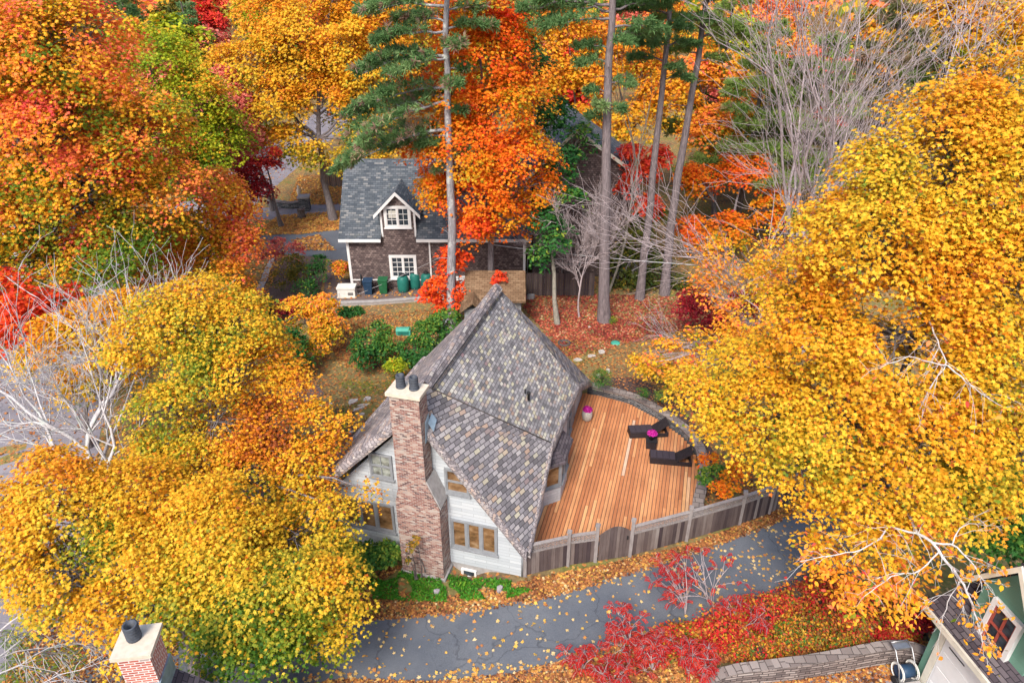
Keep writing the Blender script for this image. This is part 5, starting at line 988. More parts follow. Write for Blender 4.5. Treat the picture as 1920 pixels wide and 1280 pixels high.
# --- yellow and orange trees behind the pines
for k, (lb, base, bl, mt, tn, sz) in enumerate([
    ('golden tree behind the pines just right of the dark green tree', (6.0, 59), [(1060, 40, 59, 2.4), (1110, 130, 58, 2.3), (1095, 225, 56, 1.8), (1040, 130, 58, 1.7)], 'leaf_yellow', (.68, .12, .08), .17),
    ('amber yellow tree between the tall pine trunks', (10.5, 58), [(1190, 90, 60, 2.6), (1250, 180, 58, 2.5), (1190, 225, 56, 2.0), (1130, 60, 61, 1.8)], 'leaf_yellow', (.70, .12, .08), .17),
    ('yellow orange tree behind the slanting pine trunk', (17.5, 57), [(1330, 245, 56, 2.4), (1290, 110, 60, 2.4), (1400, 200, 58, 2.2), (1350, 130, 60, 2.2)], 'leaf_mixed', (.48, .14, .08), .17),
    ('rusty orange tree behind the bare right hand branches', (16, 48), [(1310, 335, 50, 1.7), (1400, 320, 50, 2.0), (1290, 430, 46, 1.3), (1370, 430, 47, 1.7), (1460, 390, 48, 1.8)], 'leaf_orange', (.42, .18, .1), .14),
    ('bright red tree at the gable of the dark shingle wing', (8.9, 43.2), [(1205, 325, 43, 1.0), (1185, 285, 43.5, .8), (1215, 380, 43, .75), (1230, 290, 43.6, .8), (1180, 345, 42.8, .5)], 'leaf_red', (.65, .2, .1), .13),
    ('orange yellow tree in the top right corner', (42, 62), [(1850, 40, 62, 3.0), (1760, 30, 64, 2.6), (1930, 80, 60, 2.6), (1700, 60, 60, 1.8)], 'leaf_yellow', (.58, .16, .1), .18),
    ('burgundy shrub behind the brush of bare twigs', (13, 34.2), [(1300, 565, 34, 1.0), (1350, 590, 33, 1.0), (1400, 575, 33.5, 1.1)], 'leaf_red', (.15, .12, .1), .1)]):
    leafy_tree('maple_tree', lb, 'tree', base, B_(*bl), .2, 9000 if sz > .13 else 4000, sz, 'star', mt, tn, .15, 30 + k, crad=.85 if sz > .15 else .6, per=24, twigs=.25)
leafy_tree('hemlock_tree', 'dark olive hemlock between the pine trunks', 'tree', (7.6, 43), B_((1190, 425, 43.5, 1.1), (1165, 480, 43, 1.2), (1235, 475, 43, 1.1), (1200, 530, 42, 1.2), (1150, 540, 42, .9), (1270, 530, 42, .9), (1230, 400, 44, .8)), .16, 9000, .11, 'quad', 'leaf_olive', (.42, .2, .12), .1, 40, crad=.6, per=24)
leafy_tree('beech_tree', 'peach orange beech with drooping leaves in front of bare twigs', 'tree', (11.2, 27), B_((1350, 480, 30, 1.1), (1330, 540, 29.5, .9), (1420, 530, 29, 1.3), (1400, 600, 28, 1.3), (1300, 640, 27, .9), (1390, 650, 26.5, 1.1), (1290, 690, 26, .8), (1460, 480, 29.5, 1.2), (1220, 680, 26, .5), (1250, 655, 27, .6)), .14, 7500, .095, 'oval', 'leaf_mixed', (.52, .12, .09), .05, 41, crad=.55, per=16, gap=-.2, bark='bark_twig', twigs=.8)
# --- bare trees
bare_tree('bare_tree', 'pale bare tree with lichened branches at the left edge above the street', (-13.9, 17.6), 14, .19, 51, 4, .8, .26, 'bark_pale', (-.02, 0, 1), .34, kids=3, lenf=.68, rmin=.012, zig=.2)
bare_tree('bare_tree', 'pale bare branches drooping into the lower left corner', (-15.6, 10.6), 8.0, .09, 52, 4, .85, .0, 'bark_pale', (.1, .05, 1), .40, kids=2, droop=.5, bias=(.4, .1, -.2), rmin=.011)
bare_tree('bare_tree', 'tall bare tree with many upright grey twigs behind the golden maple', (12.2, 28.5), 19, .22, 53, 4, .74, .40, 'bark_twig', (.0, .02, 1), .38, kids=3, lenf=.70, zig=.19, rmin=.011)
bare_tree('bare_tree', 'second bare tree with upright twigs at the top right', (16.2, 33.0), 20.5, .2, 54, 4, .72, .40, 'bark_twig', (0, .02, 1), .40, kids=2, lenf=.70, zig=.19, rmin=.012)
bare_tree('bare_tree', 'third bare tree with upright twigs farthest right above the golden crown', (23.5, 35), 20.5, .2, 66, 4, .72, .38, 'bark_twig', (0, .02, 1), .42, kids=2, lenf=.70, zig=.19, rmin=.012)
bare_tree('bare_tree', 'bare tree with long pale branches arching left before the pines', (13.0, 31.5), 13, .16, 55, 4, .8, .16, 'bark_twig', (-.12, 0, 1), .36, kids=2, lenf=.74, bias=(-.9, 0, .3), rmin=.012, zig=.2)
bare_tree('bare_shrub', 'tangle of low bare twigs on the slope behind the golden maple', (11.2, 33.0), 3.6, .04, 56, 3, .8, .1, 'bark_twig', (-.5, -.2, .6), .5, kids=1, multi=3, zig=.22, bias=(-.6, 0, 0), cat='bare shrub', rmin=.012)
bare_tree('bare_sapling', 'thin bare sapling left of the thickest pine trunk', G(1086, 595), 8.5, .07, 57, 4, .6, .2, 'bark_twig', (.02, 0, 1), .4, kids=4, lenf=.62)
bare_tree('bare_sapling', 'pale leaning sapling just behind the thickest pine trunk', (6.4, 41.0, 0), 14, .09, 58, 3, .5, .4, 'bark_green', (.16, 0, 1), .62, kids=2, lenf=.4)
def limb_tree(name, label, base, limbs, r0, seed, mat, tone, leaf, style, per_m=5, lv=5, blobs=(), nl=0, bark='bark_pale'):
    """tree whose visible limbs follow given polylines; twigs and sparse leaves grow along them"""
    rng = np.random.default_rng(seed); base = np.array([*base, 0.0]); root = leafy_tree(name, label, 'tree', base, blobs, r0, nl, leaf, style, mat, tone, .05, seed, None, bark, 14, .5, -.1, .8, .3, .5)
    P = []
    for pl, ra in limbs:
        tw = Tubes()
        q = np.array([aty(*p) for p in pl]); s = np.concatenate([[0], np.cumsum(np.linalg.norm(np.diff(q, axis=0), axis=1))]); n = max(6, int(s[-1] / .18)); t = np.linspace(0, s[-1], n); c = np.column_stack([np.interp(t, s, q[:, k]) for k in range(3)]); c[1:-1] += rng.normal(0, .015, (n - 2, 3)); rr = np.linspace(ra, max(.008, ra * .25), n); tw.add(c, rr, 6); d = unit(q[-1] - q[0])
        for _ in range(int(s[-1] * per_m)):
            k = rng.integers(n // 5, n); o = unit(d * .6 + rng.normal(0, .6, 3) - up3 * .15); L = (.35 + .75 * rng.random()) * (1.1 - .5 * k / n); e = c[k] + o * L - up3 * .12 * L; m = c[k] + o * L * .5 + up3 * .05; tw.add([c[k], m, e], [max(.006, rr[k] * .4), .006, .004], 4)
            for _ in range(2): o2 = unit(o + rng.normal(0, .5, 3)); s2 = m + (e - m) * rng.random(); e2 = s2 + o2 * L * .5; tw.add([s2, (s2 + e2) / 2, e2], [.005, .004, .003], 3); P += [e2 + rng.normal(0, .06, 3) for _ in range(rng.poisson(lv * .35))]
            P += [m + (e - m) * rng.random() + rng.normal(0, .06, 3) for _ in range(rng.poisson(lv * .4))]
        tw.build('limb', M[bark], root, base)
    P = np.array(P); n = len(P); me = leaf_mesh('leaves', P - base, np.array([0, 0, .5]) + rng.normal(0, .7, (n, 3)), np.array([0, 0, -.9]) + rng.normal(0, .5, (n, 3)), leaf * (.6 + .6 * rng.random(n)), tone[0] + rng.normal(0, .14, n), style); me.materials.append(M[mat]); link('leaves', me, root); return root
limb_tree('beech_tree', 'pale branched beech with sparse orange leaves over the green house roof', (12.4, 16.3), [
    ([(1690, 930, 14.6), (1718, 999, 13), (1749, 1017, 12.6), (1767, 1043, 12.3), (1791, 1071, 12.0), (1810, 1097, 11.8), (1828, 1153, 11.5), (1845, 1212, 11.3)], .055),
    ([(1718, 999, 13), (1667, 987, 13), (1646, 1013, 12.9), (1622, 1027, 12.8), (1580, 1036, 12.7), (1500, 1052, 12.6)], .03), ([(1749, 1017, 12.6), (1786, 1020, 12.5), (1805, 1036, 12.4), (1828, 1062, 12.2), (1861, 1111, 11.9)], .028), ([(1786, 1020, 12.5), (1795, 994, 12.6), (1814, 980, 12.6), (1850, 985, 12.6)], .018),
    ([(1760, 1035, 12.4), (1720, 1074, 12.2), (1674, 1078, 12.1), (1622, 1116, 12)], .022), ([(1800, 1085, 11.9), (1780, 1120, 11.8), (1765, 1170, 11.6)], .014),
    ([(1740, 600, 14.6), (1777, 685, 13.4), (1735, 733, 13.2), (1721, 775, 13.1)], .02), ([(1777, 685, 13.4), (1838, 738, 13.1), (1897, 770, 12.9)], .022), ([(1777, 685, 13.4), (1700, 668, 13.4), (1650, 690, 13.4)], .016)], .13, 59, 'leaf_mixed', (.48, .12, .1), .082, 'oval', 6, 5,
    B_((1560, 1062, 14, .6), (1640, 1085, 13.5, .65), (1700, 1065, 13.6, .55), (1600, 1120, 13.4, .5), (1690, 1120, 13.2, .5), (1530, 1020, 14.6, .5), (1745, 960, 13.8, .6)), 2600)
# --- pines
def ppts(pl, Y): return [aty(px, py, Y) for px, py in pl]
def around(rng, z0, z1, n, L, rise, az0=0, azs=6.28): return [(z0 + (z1 - z0) * (k + rng.random()) / n, az0 + azs * (rng.random() - .5), L * (.7 + .5 * rng.random()), rise + rng.normal(0, .06)) for k in range(n)]
rng = np.random.default_rng(8)
b0 = G(847, 616); p1 = [b0 - up3 * .2, aty(846, 450, 36), aty(841, 250, 36), aty(838, 60, 36), aty(836, -60, 36), np.array([-3.6, 36, 24.0])]
br1 = [(11.5, -1.7, 5.3, -.34), (11.2, -1.25, 3.2, -.3), (12.9, -2.0, 4.6, -.36), (13.1, -1.15, 2.6, -.2), (13.6, -1.55, 4.6, -.3), (14.9, -2.1, 2.8, -.22), (15.0, -1.5, 4.3, -.2), (16.1, -1.75, 3.2, -.12), (16.5, -1.1, 2.4, 0), (17.2, -1.75, 3.8, -.05), (10.7, -1.3, 1.6, -.1), (10.2, 1.3, .9, 0), (12.4, 1.4, .8, .05), (13.1, -.4, 1.1, 0), (14.4, 1.7, 1.0, 0), (16.2, 1.5, 2.2, .05), (17.0, 1.2, 1.6, .1), (15.6, 2.6, 1.4, 0), (9.4, -1.2, .8, 0), (13.8, 2.8, 1.3, 0)] + around(rng, 17.8, 23.5, 9, 2.2, .15)
pine('pine_tree', 'tall pine with long drooping branches to its left in front of the shingled house', p1, .29, br1, 61, 'needle', 'bark_pine_pale', ln=.30, per=15, dens=110, dead=.14, stubs=10)
p2 = [G(1133, 602) - up3 * .2, aty(1134, 400, 37), aty(1138, 200, 37), aty(1149, 0, 37), aty(1154, -80, 37), np.array([6.2, 37, 24.5])]
br2 = [(17.2, -1.5, 4.2, -.05), (16.6, -1.9, 3.6, -.1), (17.6, 1.4, 3.2, -.05), (16.2, 1.7, 2.4, -.05), (18.1, -1.2, 3.8, 0), (15.3, -1.4, 1.6, 0), (13.6, 1.4, 1.2, 0), (13.2, -1.4, 1.0, 0), (12.3, 1.8, .9, 0), (12.6, -2.6, 1.0, 0), (15.6, 2.4, 1.2, 0), (11.9, -1.2, 1.0, 0), (18.4, 2.0, 3.2, 0), (16.9, -1.0, 3.4, 0), (15.8, 1.2, 2.2, 0), (17.0, 1.0, 3.0, 0), (14.6, -1.8, 1.6, 0)] + around(rng, 18.5, 24, 8, 2.4, .12)
pine('pine_tree', 'straight thick pine standing on the red leafy slope', p2, .36, br2, 62, 'needle', 'bark_pine', ln=.28, per=14, dens=95, stubs=16)
p3 = [G(1199, 560) - up3 * .2, aty(1214, 420, 40), aty(1238, 200, 40), aty(1252, 60, 40), aty(1258, -60, 40), np.array([8.6, 40, 24])]
br3 = [(16.9, -1.3, 2.6, .05), (16.2, 1.5, 2.2, .05), (15.4, -1.7, 2.2, 0), (15.0, 1.2, 1.8, .05), (14.3, -1.2, 1.8, .05), (17.6, 1.8, 2.8, 0), (17.9, -1.6, 3, 0), (13.4, 1.6, 1.4, 0), (14.0, 2.6, 1.2, 0), (16.0, 2.8, 1.6, 0), (17.2, 1.1, 3.0, .05), (16.6, -1.0, 2.8, .05), (15.2, -2.4, 2.0, 0)] + around(rng, 18.2, 24, 8, 2.4, .12)
pine('pine_tree', 'slender pine curving right, first of the two behind the thick pine', p3, .27, br3, 63, 'needle', 'bark_pine', ln=.28, per=14, dens=95, stubs=12)
p4 = [G(1246, 552) - up3 * .2, aty(1256, 440, 41), aty(1284, 250, 41), aty(1312, 100, 41), aty(1330, -40, 41), np.array([13.4, 41, 24])]
br4 = [(17.1, 1.4, 4.6, .18), (17.6, 1.1, 4.0, .15), (16.2, -1.5, 2.4, .05), (15.4, 1.6, 2.4, .05), (14.6, -1.4, 1.6, .05), (17.7, -1.5, 3, .1), (15.9, 2.2, 2, 0), (14.2, 1.2, 1.6, 0)] + around(rng, 18, 24, 8, 2.6, .12)
pine('pine_tree', 'pine with trunk slanting right toward the bare twigs', p4, .30, br4, 64, 'needle_soft', 'bark_pine', ln=.28, per=14, dens=95, dead=.05, stubs=12)
for k, (px, Y, hgt, mt, lb) in enumerate([(1400, 54, 15.5, 'needle_soft', 'soft green pine behind the bare twigs nearest the slanting trunk'), (1500, 52, 15, 'needle_soft', 'soft green pine in the middle of the bare twigs'), (1620, 56, 17.5, 'needle_dead', 'pinkish browning pine behind the second bare tree'), (1330, 62, 18, 'needle_soft', 'yellow green pine high behind the slanting pine'), (300, 84, 17, 'needle', 'dark spreading pine on the far slope above the lime green maple'), (400, 92, 15, 'needle', 'distant dark pine right of the far spreading pine'), (1720, 66, 18, 'needle_soft', 'soft green pine at the top right corner')]):
    k0 = aty(px, 300, Y); base = np.array([k0[0], Y, float(gz(k0[0], Y)) - .1]); rg = np.random.default_rng(70 + k)
    br = []
    for q in range(34): f = (q + rg.random()) / 34; br.append((base[2] + hgt * (.22 + .76 * f), rg.random() * 6.28, (4.6 * (1 - f) + 1.0) * (.75 + .4 * rg.random()), .05 + .15 * f))
    pine('pine_tree', lb, [base, base + np.array([.2, 0, hgt * .5]), base + np.array([.1, 0, hgt])], .26, br, 70 + k, mt, 'bark_dark', ln=.42, per=9, dens=80, dead=.08, stubs=0)

# --- shrubs
def shrub(label, base, bl, n, leaf, style, mat, tn, seed, name='shrub', cat='shrub', group=None, stems=4, per=18, crad=.32, gap=-.35, low=.1, tilt=.6):
    return leafy_tree(name, label, cat, base, B_(*bl), .035, n, leaf, style, mat, tn, low, seed, group, 'bark_dark', per, crad, gap, .5, .0, .4, None, .9, stems, 'foliage', tilt)
shrub('loose green rhododendron on the lawn left of the teal box', G(705, 688), [(690, 640, 31.3, .85), (722, 655, 31, .75), (682, 668, 30.8, .6), (715, 620, 32, .6)], 3400, .085, 'oval', 'leaf_green', (.62, .22, .12), 81)
shrub('bright green rhododendron beside the grey stair walls', G(790, 668), [(805, 622, 31.5, .95), (775, 655, 30.6, .8), (835, 600, 32.3, .85), (785, 680, 30, .55)], 4600, .085, 'oval', 'leaf_green', (.7, .2, .1), 82)
shrub('small lime green bush at the foot of the bright rhododendron', G(742, 696), [(742, 682, 29.6, .42)], 800, .07, 'oval', 'leaf_lime', (.55, .15, .1), 83)
shrub('dark green bush tucked under the yellow maple beside the orange bush', G(548, 690), [(540, 640, 30.5, .9), (560, 676, 29.8, .75), (510, 618, 31.5, .8), (530, 665, 30, .7)], 4200, .09, 'oval', 'leaf_green', (.42, .2, .1), 84)
shrub('feathery orange bush below the garden bed', G(598, 655), [(600, 580, 33.6, 1.1), (572, 605, 32.8, 1.0), (622, 612, 33, .85), (590, 636, 32, .95), (560, 570, 34, .7)], 5200, .085, 'oval', 'leaf_mixed', (.44, .16, .1), 85, gap=-.25)
for k, (lb, b, bl, mt, tn) in enumerate([('grey green shrub in the middle of the garden bed', (548, 520), [(548, 496, 42, .95), (530, 520, 41, .8), (565, 510, 41.5, .8)], 'leaf_olive', (.6, .2, .15)), ('deep green shrub at the brick path side of the garden bed', (585, 535), [(590, 510, 41, .75), (575, 540, 39.5, .8), (600, 490, 42, .6)], 'leaf_green', (.55, .2, .2)), ('rusty pink shrub at the top of the garden bed', (530, 475), [(520, 462, 44, .8), (550, 468, 44, .7), (500, 475, 43, .6)], 'leaf_salmon', (.3, .3, .2)),
                                    ('small green bush at the lower end of the garden bed', (495, 588), [(494, 570, 37, .6)], 'leaf_green', (.6, .15, .1)), ('wine red low shrub at the lower end of the garden bed', (535, 585), [(530, 575, 36.8, .55), (548, 570, 37, .5)], 'leaf_red', (.12, .15, .1)), ('orange and green shrub at the corner of the shingled house', (645, 500), [(640, 500, 42.0, .5)], 'leaf_mixed', (.5, .3, .2)), ('dark green shrub under the patio wall', (650, 592), [(648, 584, 37.5, .4), (668, 582, 37.8, .3)], 'leaf_green', (.5, .2, .1))]):
    shrub(lb, G(*b), bl, 1900, .075, 'oval', mt, tn, 90 + k, gap=-.25)
shrub('round bright green shrub behind the deck wall', G(1128, 722), [(1128, 708, 27.6, .55)], 2200, .05, 'lance', 'leaf_green', (.75, .1, .1), 100, crad=.2)
shrub('small green perennial in the planting bed nearest the round shrub', G(1205, 742), [(1205, 734, 26.6, .28)], 500, .05, 'lance', 'leaf_green', (.75, .1, .1), 101, crad=.15)
shrub('small green perennial in the planting bed nearest the golden maple', G(1240, 752), [(1240, 742, 26.2, .32)], 500, .05, 'lance', 'leaf_green', (.8, .1, .1), 102, crad=.15)
shrub('yellow leaved bush behind the planting bed', G(1225, 712), [(1215, 695, 27.6, .5), (1250, 690, 27.4, .6), (1190, 672, 28.6, .3), (1275, 715, 26.6, .5)], 1800, .075, 'oval', 'leaf_yellow', (.5, .12, .08), 103)
shrub('green bush right of the deck wall by the fence', G(1335, 905), [(1325, 890, 20.8, .35), (1345, 880, 21, .3)], 700, .06, 'oval', 'leaf_green', (.75, .15, .1), 104, crad=.2)
shrub('orange leaved bush between deck wall and fence', G(1345, 930), [(1350, 915, 20, .4), (1370, 900, 20.3, .4), (1330, 860, 21.6, .35), (1385, 880, 20.8, .4)], 1100, .075, 'oval', 'leaf_orange', (.4, .15, .1), 105, crad=.25, gap=-.1)
shrub('dark green bush between the yellow maple and the brick chimney foot', G(700, 1075), [(690, 1045, 17.6, .6), (725, 1035, 17.8, .45), (660, 1065, 17.2, .5)], 2600, .075, 'oval', 'leaf_green', (.62, .2, .1), 106, crad=.28)
shrub('rusty climber on the front of the brick chimney', L2W(-3.4, -.95), [(768, 1022, 17.0, .16), (776, 1004, 17.05, .13), (765, 1050, 16.9, .13)], 240, .05, 'oval', 'leaf_olive', (.9, .1, .1), 107, crad=.12)
leafy_tree('maple_sapling', 'bright green maple above the slate roof of the green house', 'tree', (15.2, 15.5), B_((1890, 955, 14.5, .95), (1850, 1000, 14.3, .6), (1930, 900, 15, .8), (1930, 1000, 14, .6)), .1, 4200, .10, 'maple', 'leaf_green', (.72, .12, .08), .1, 108, crad=.5, per=20)
shrub('fresh green tuft at the foot of the thick pine', G(1150, 604), [(1150, 600, 36.6, .3)], 350, .06, 'lance', 'leaf_lime', (.45, .1, .1), 109, crad=.2)
shrub('dark wine red shrub beside the curved stone wall end', G(1735, 1190), [(1725, 1165, 14.6, .4), (1745, 1150, 14.6, .35)], 900, .06, 'oval', 'leaf_red', (.15, .15, .1), 110, crad=.2)
shrub('wine red shrub left of the cottage roof rake', G(716, 800), [(716, 786, 25.4, .4), (704, 806, 24.8, .3), (728, 768, 26, .3)], 800, .06, 'oval', 'leaf_red', (.1, .1, .1), 111, crad=.2)
# bank shrubs below the driveway
for k, (px, py, r, mt, tn, lb) in enumerate([(1260, 1200, .75, 'leaf_mixed', (.6, .3, .25), 'mixed red and yellow bush on the bank left of the stone wall'), (1350, 1180, .85, 'leaf_orange', (.75, .25, .2), 'red orange bush on the bank above the stone wall end'), (1430, 1150, .9, 'leaf_red', (.75, .25, .2), 'red bush in the middle of the driveway bank'), (1500, 1180, .75, 'leaf_mixed', (.4, .3, .25), 'yellow flecked bush just above the curved stone wall'), (1530, 1110, .9, 'leaf_orange', (.75, .25, .2), 'red orange bush where the driveway meets the golden maple'), (1600, 1150, .8, 'leaf_mixed', (.75, .25, .2), 'scarlet bush above the middle of the stone wall'), (1670, 1130, .8, 'leaf_orange', (.45, .25, .2), 'orange bush on the bank nearest the green house'), (1420, 1215, .6, 'leaf_mixed', (.3, .3, .25), 'olive yellow bush over the left part of the stone wall'), (1590, 1205, .5, 'leaf_mixed', (.5, .3, .25), 'low yellow orange bush over the right part of the stone wall'), (1680, 1185, .45, 'leaf_olive', (.7, .3, .2), 'low brown bush by the hose reel cart')]):
    p = G(px, py + 14); pb = G(px, py + 14); c = pb + up3 * r * .35; pv = (c - CAM); 
    leafy_tree('bank_shrub', lb, 'shrub', (p[0], p[1]), [(c[0], c[1], c[2] + .15, r, r * .8, r * .6), (c[0] + r * .8, c[1] + .2, c[2], r * .7, r * .6, r * .45), (c[0] - r * .8, c[1] - .1, c[2], r * .7, r * .6, r * .45)], .03, 3400, .055, 'oval', 'leaf_bank', (.56 + (tn[0] - .5) * .4, .22, .28), .0, 120 + k, 'shrubs on the bank below the driveway', 'bark_dark', 12, .26, -.3, .5, 0, .4, None, .9, 4, 'foliage', .7)
def sumac(label, px, py, hgt, seed, n=6, lean=(-.4, .1), fullness=.75):
    rng = np.random.default_rng(seed); b = G(px, py); root = empty('sumac', b - up3 * .05, 0, label, 'sumac', 'red sumacs on the driveway bank'); tb = Tubes(); P, N, T, S, TN = [], [], [], [], []
    for k in range(n):
        d0 = unit(np.array([lean[0] + rng.normal(0, .5), lean[1] + rng.normal(0, .45), 1.0])); L = hgt * (.65 + .5 * rng.random()); e = b + d0 * L; mid = b + up3 * L * .45 + rng.normal(0, .08, 3)
        st = bez(b, mid, e, 6); tb.add(st, np.linspace(.022, .008, 6), 5)
        ends = [(st[-1], unit(st[-1] - st[-2]))]
        for q in range(3):
            s = st[rng.integers(2, 5)]; dd = unit(d0 + rng.normal(0, .65, 3)); e2 = s + dd * L * .45; tb.add([s, (s + e2) / 2 + up3 * .05, e2], [.011, .008, .005], 4); ends.append((e2, dd))
        for e2, dd in ends:
            for q in range(int((6 + rng.integers(0, 3)) * fullness)):
                a = rng.random() * 6.28; out = unit(np.array([math.cos(a), math.sin(a), .15 + .5 * rng.random()]) + dd * .4); Lf = .24 + .16 * rng.random(); tip = e2 + out * Lf - up3 * Lf * .45; md = e2 + out * Lf * .55 + up3 * .03
                tb.add([e2, md, tip], [.005, .004, .002], 3); tone = rng.random()
                for j in range(11):
                    t = .25 + .75 * j / 10; c = (1 - t) ** 2 * e2 + 2 * t * (1 - t) * md + t * t * tip; ld = unit(tip - e2)
                    for s in (-1, 1):
                        sd = unit(np.cross(ld, up3)) * s; P.append(c); T.append(sd * .8 + ld * .55 - up3 * .45); N.append(up3 + rng.normal(0, .35, 3)); S.append(.031 * (1.15 - .5 * abs(t - .5))); TN.append(tone * .6 + rng.random() * .4)
    me = leaf_mesh('leaves', np.array(P) - b + np.array(T) * .04, np.array(N), np.array(T), np.array(S), np.array(TN), 'oval'); me.materials.append(M['leaf_sumac']); tb.build('stems', M['bark_twig'], root, b); link('leaves', me, root)
for q in [('red sumac leaning over the middle of the driveway', 1330, 1135, 1.9, 201, 7, (-.6, .5), .42), ('low red sumac at the driveway edge, leftmost of the bank', 1095, 1252, .7, 202, 4, (-.4, .3)), ('red sumac drooping onto the driveway left of the thicket', 1180, 1222, 1.2, 203, 6, (-.35, .45)), ('bright red sumac next to the end of the stone wall', 1290, 1262, 1.1, 204, 7, (-.1, .1), 1.2), ('dense red sumac clump below the driveway bend', 1225, 1255, 1.0, 205, 7, (-.2, .2), 1.2), ('tall thin red sumac reaching farthest up the driveway', 1285, 1150, 1.6, 206, 7, (-.35, .7), .5), ('red sumac half buried in the mixed bushes', 1390, 1185, 1.1, 207, 5, (0, .3)), ('red sumac at the lower picture edge by bright green leaves', 1150, 1285, .8, 208, 5, (-.2, .1))]: sumac(*q)

# --- fallen leaves and ground cover
def inpoly(px, py, poly):
    c = np.zeros(len(px), bool); n = len(poly)
    for i in range(n):
        x0, y0 = poly[i]; x1, y1 = poly[i - 1]
        k = ((y0 > py) != (y1 > py)) & (px < (x1 - x0) * (py - y0) / (y1 - y0 + 1e-9) + x0); c ^= k
    return c
def Gv(px, py):
    d = CF[None] + ((px - 960) / FPX)[:, None] * CR[None] + ((640 - py) / FPX)[:, None] * CU[None]; z = np.zeros(len(px))
    for _ in range(3): P = CAM[None] + d * ((z - H) / d[:, 2])[:, None]; z = gz(P[:, 0], P[:, 1])
    P[:, 2] = z; return P
def litter(name, label, polys, size, mat, tn, seed, style='star', lift=.03, nsc=.9, thr=-9, upright=.35, cat='fallen leaves', depthy=0.0):
    rng = np.random.default_rng(seed); PP = []
    for poly, n in polys:
        p = np.array(poly, float); x = rng.uniform(p[:, 0].min(), p[:, 0].max(), n * 3); y = rng.uniform(p[:, 1].min(), p[:, 1].max(), n * 3); k = inpoly(x, y, poly); PP.append(Gv(x[k][:n], y[k][:n]))
    P = np.concatenate(PP); v = np.array([nz3(q, nsc) for q in P + seed]); P = P[v > thr]; v = v[v > thr]; n = len(P)
    lx = (P - P0) @ BX; ly = (P - P0) @ AX; ins = (lx > -7.2) & (lx < 0.05) & (ly > -.02) & (ly < 12); P = P[~ins]; v = v[~ins]; n = len(P)
    ins = ((P - P0) @ BX > 0) & ((P - P0) @ BX < 5.8) & ((P - P0) @ AX < 12) & ((P - P0) @ AX > np.interp((P - P0) @ BX, [0, 1.5, 2.4, 3.6, 5.55, 7.5], [0.2, 0.95, 1.4, 2.0, 3.35, 4.8])); P = P[~ins]; v = v[~ins]; n = len(P)
    P[:, 2] += lift + rng.random(n) * (.03 + depthy)
    me = leaf_mesh(name, P, np.array([0, 0, 1.0]) + rng.normal(0, upright, (n, 3)), rng.normal(size=(n, 3)), size * (.6 + .8 * rng.random(n)), tn[0] + tn[1] * v * 1.6 + rng.normal(0, tn[2], n), style); me.materials.append(M[mat]); o = link(name, me); tag(o, label, cat, kind='stuff'); return o
litter('fallen_leaves', 'orange fallen leaves drifted along both edges of the driveway', [
    ([(640, 1165), (690, 1100), (830, 1120), (985, 1090), (1120, 1062), (1290, 1022), (1440, 965), (1520, 930), (1530, 945), (1440, 990), (1290, 1045), (1110, 1100), (1000, 1130), (850, 1153), (690, 1164)], 9000),
    ([(985, 1085), (1120, 1062), (1290, 1022), (1440, 965), (1520, 930), (1530, 945), (1440, 985), (1290, 1038), (1110, 1096), (1000, 1128)], 4500),
    ([(500, 1300), (640, 1272), (800, 1278), (960, 1262), (1110, 1226), (1240, 1182), (1350, 1150), (1700, 1130), (1740, 1220), (1660, 1200), (1500, 1230), (1330, 1245), (1300, 1300)], 13000), ([(1340, 1285), (1500, 1268), (1660, 1240), (1700, 1245), (1640, 1300), (1330, 1300)], 1500), ([(0, 1300), (60, 1140), (330, 1180), (340, 1300)], 2600), ([(640, 1160), (640, 1060), (760, 1060), (700, 1100)], 1500)], .06, 'litter', (.50, .16, .27), 301)
litter('driveway_leaves', 'scattered yellow leaves lying on the grey driveway', [(DU[3:13] + DL[3:12][::-1], 300), ([(1250, 1060), (1480, 980), (1520, 1060), (1300, 1150)], 130), (DU[:4] + DL[:4][::-1], 120), ([(520, 1270), (640, 1258), (800, 1262), (960, 1246), (1110, 1206), (1240, 1164), (1240, 1184), (1110, 1228), (960, 1266), (800, 1280), (520, 1285)], 260), ([(690, 1160), (850, 1150), (1000, 1127), (1200, 1068), (1440, 987), (1450, 1000), (1210, 1085), (1000, 1145), (850, 1165), (690, 1172)], 420)], .075, 'litter', (.84, .02, .12), 302, lift=.03)
litter('lawn_leaves', 'brown and orange leaves sprinkled over the lawn left of the cottage', [([(500, 860), (520, 700), (640, 590), (860, 580), (790, 690), (640, 850)], 1500), ([(600, 600), (850, 575), (830, 620), (700, 690), (640, 690), (620, 650)], 3000), ([(470, 700), (560, 690), (600, 720), (560, 760), (470, 800)], 900)], .07, 'litter', (.5, .14, .18), 303, nsc=.6)
litter('red_leaves', 'thick red leaf carpet on the slope below the pines', [([(960, 555), (1085, 550), (1330, 560), (1320, 610), (1200, 640), (1050, 640), (1000, 600)], 7000), ([(1000, 600), (1180, 600), (1200, 640), (1060, 670)], 1800)], .075, 'litter_red', (.46, .26, .3), 304)
litter('slope_leaves', 'orange brown leaves over the back lawn and planting bed', [([(1020, 640), (1200, 625), (1340, 610), (1330, 820), (1230, 770), (1180, 735), (1100, 720)], 3000), ([(1310, 960), (1300, 860), (1420, 830), (1500, 900), (1440, 960)], 1300)], .065, 'litter', (.46, .14, .17), 305)
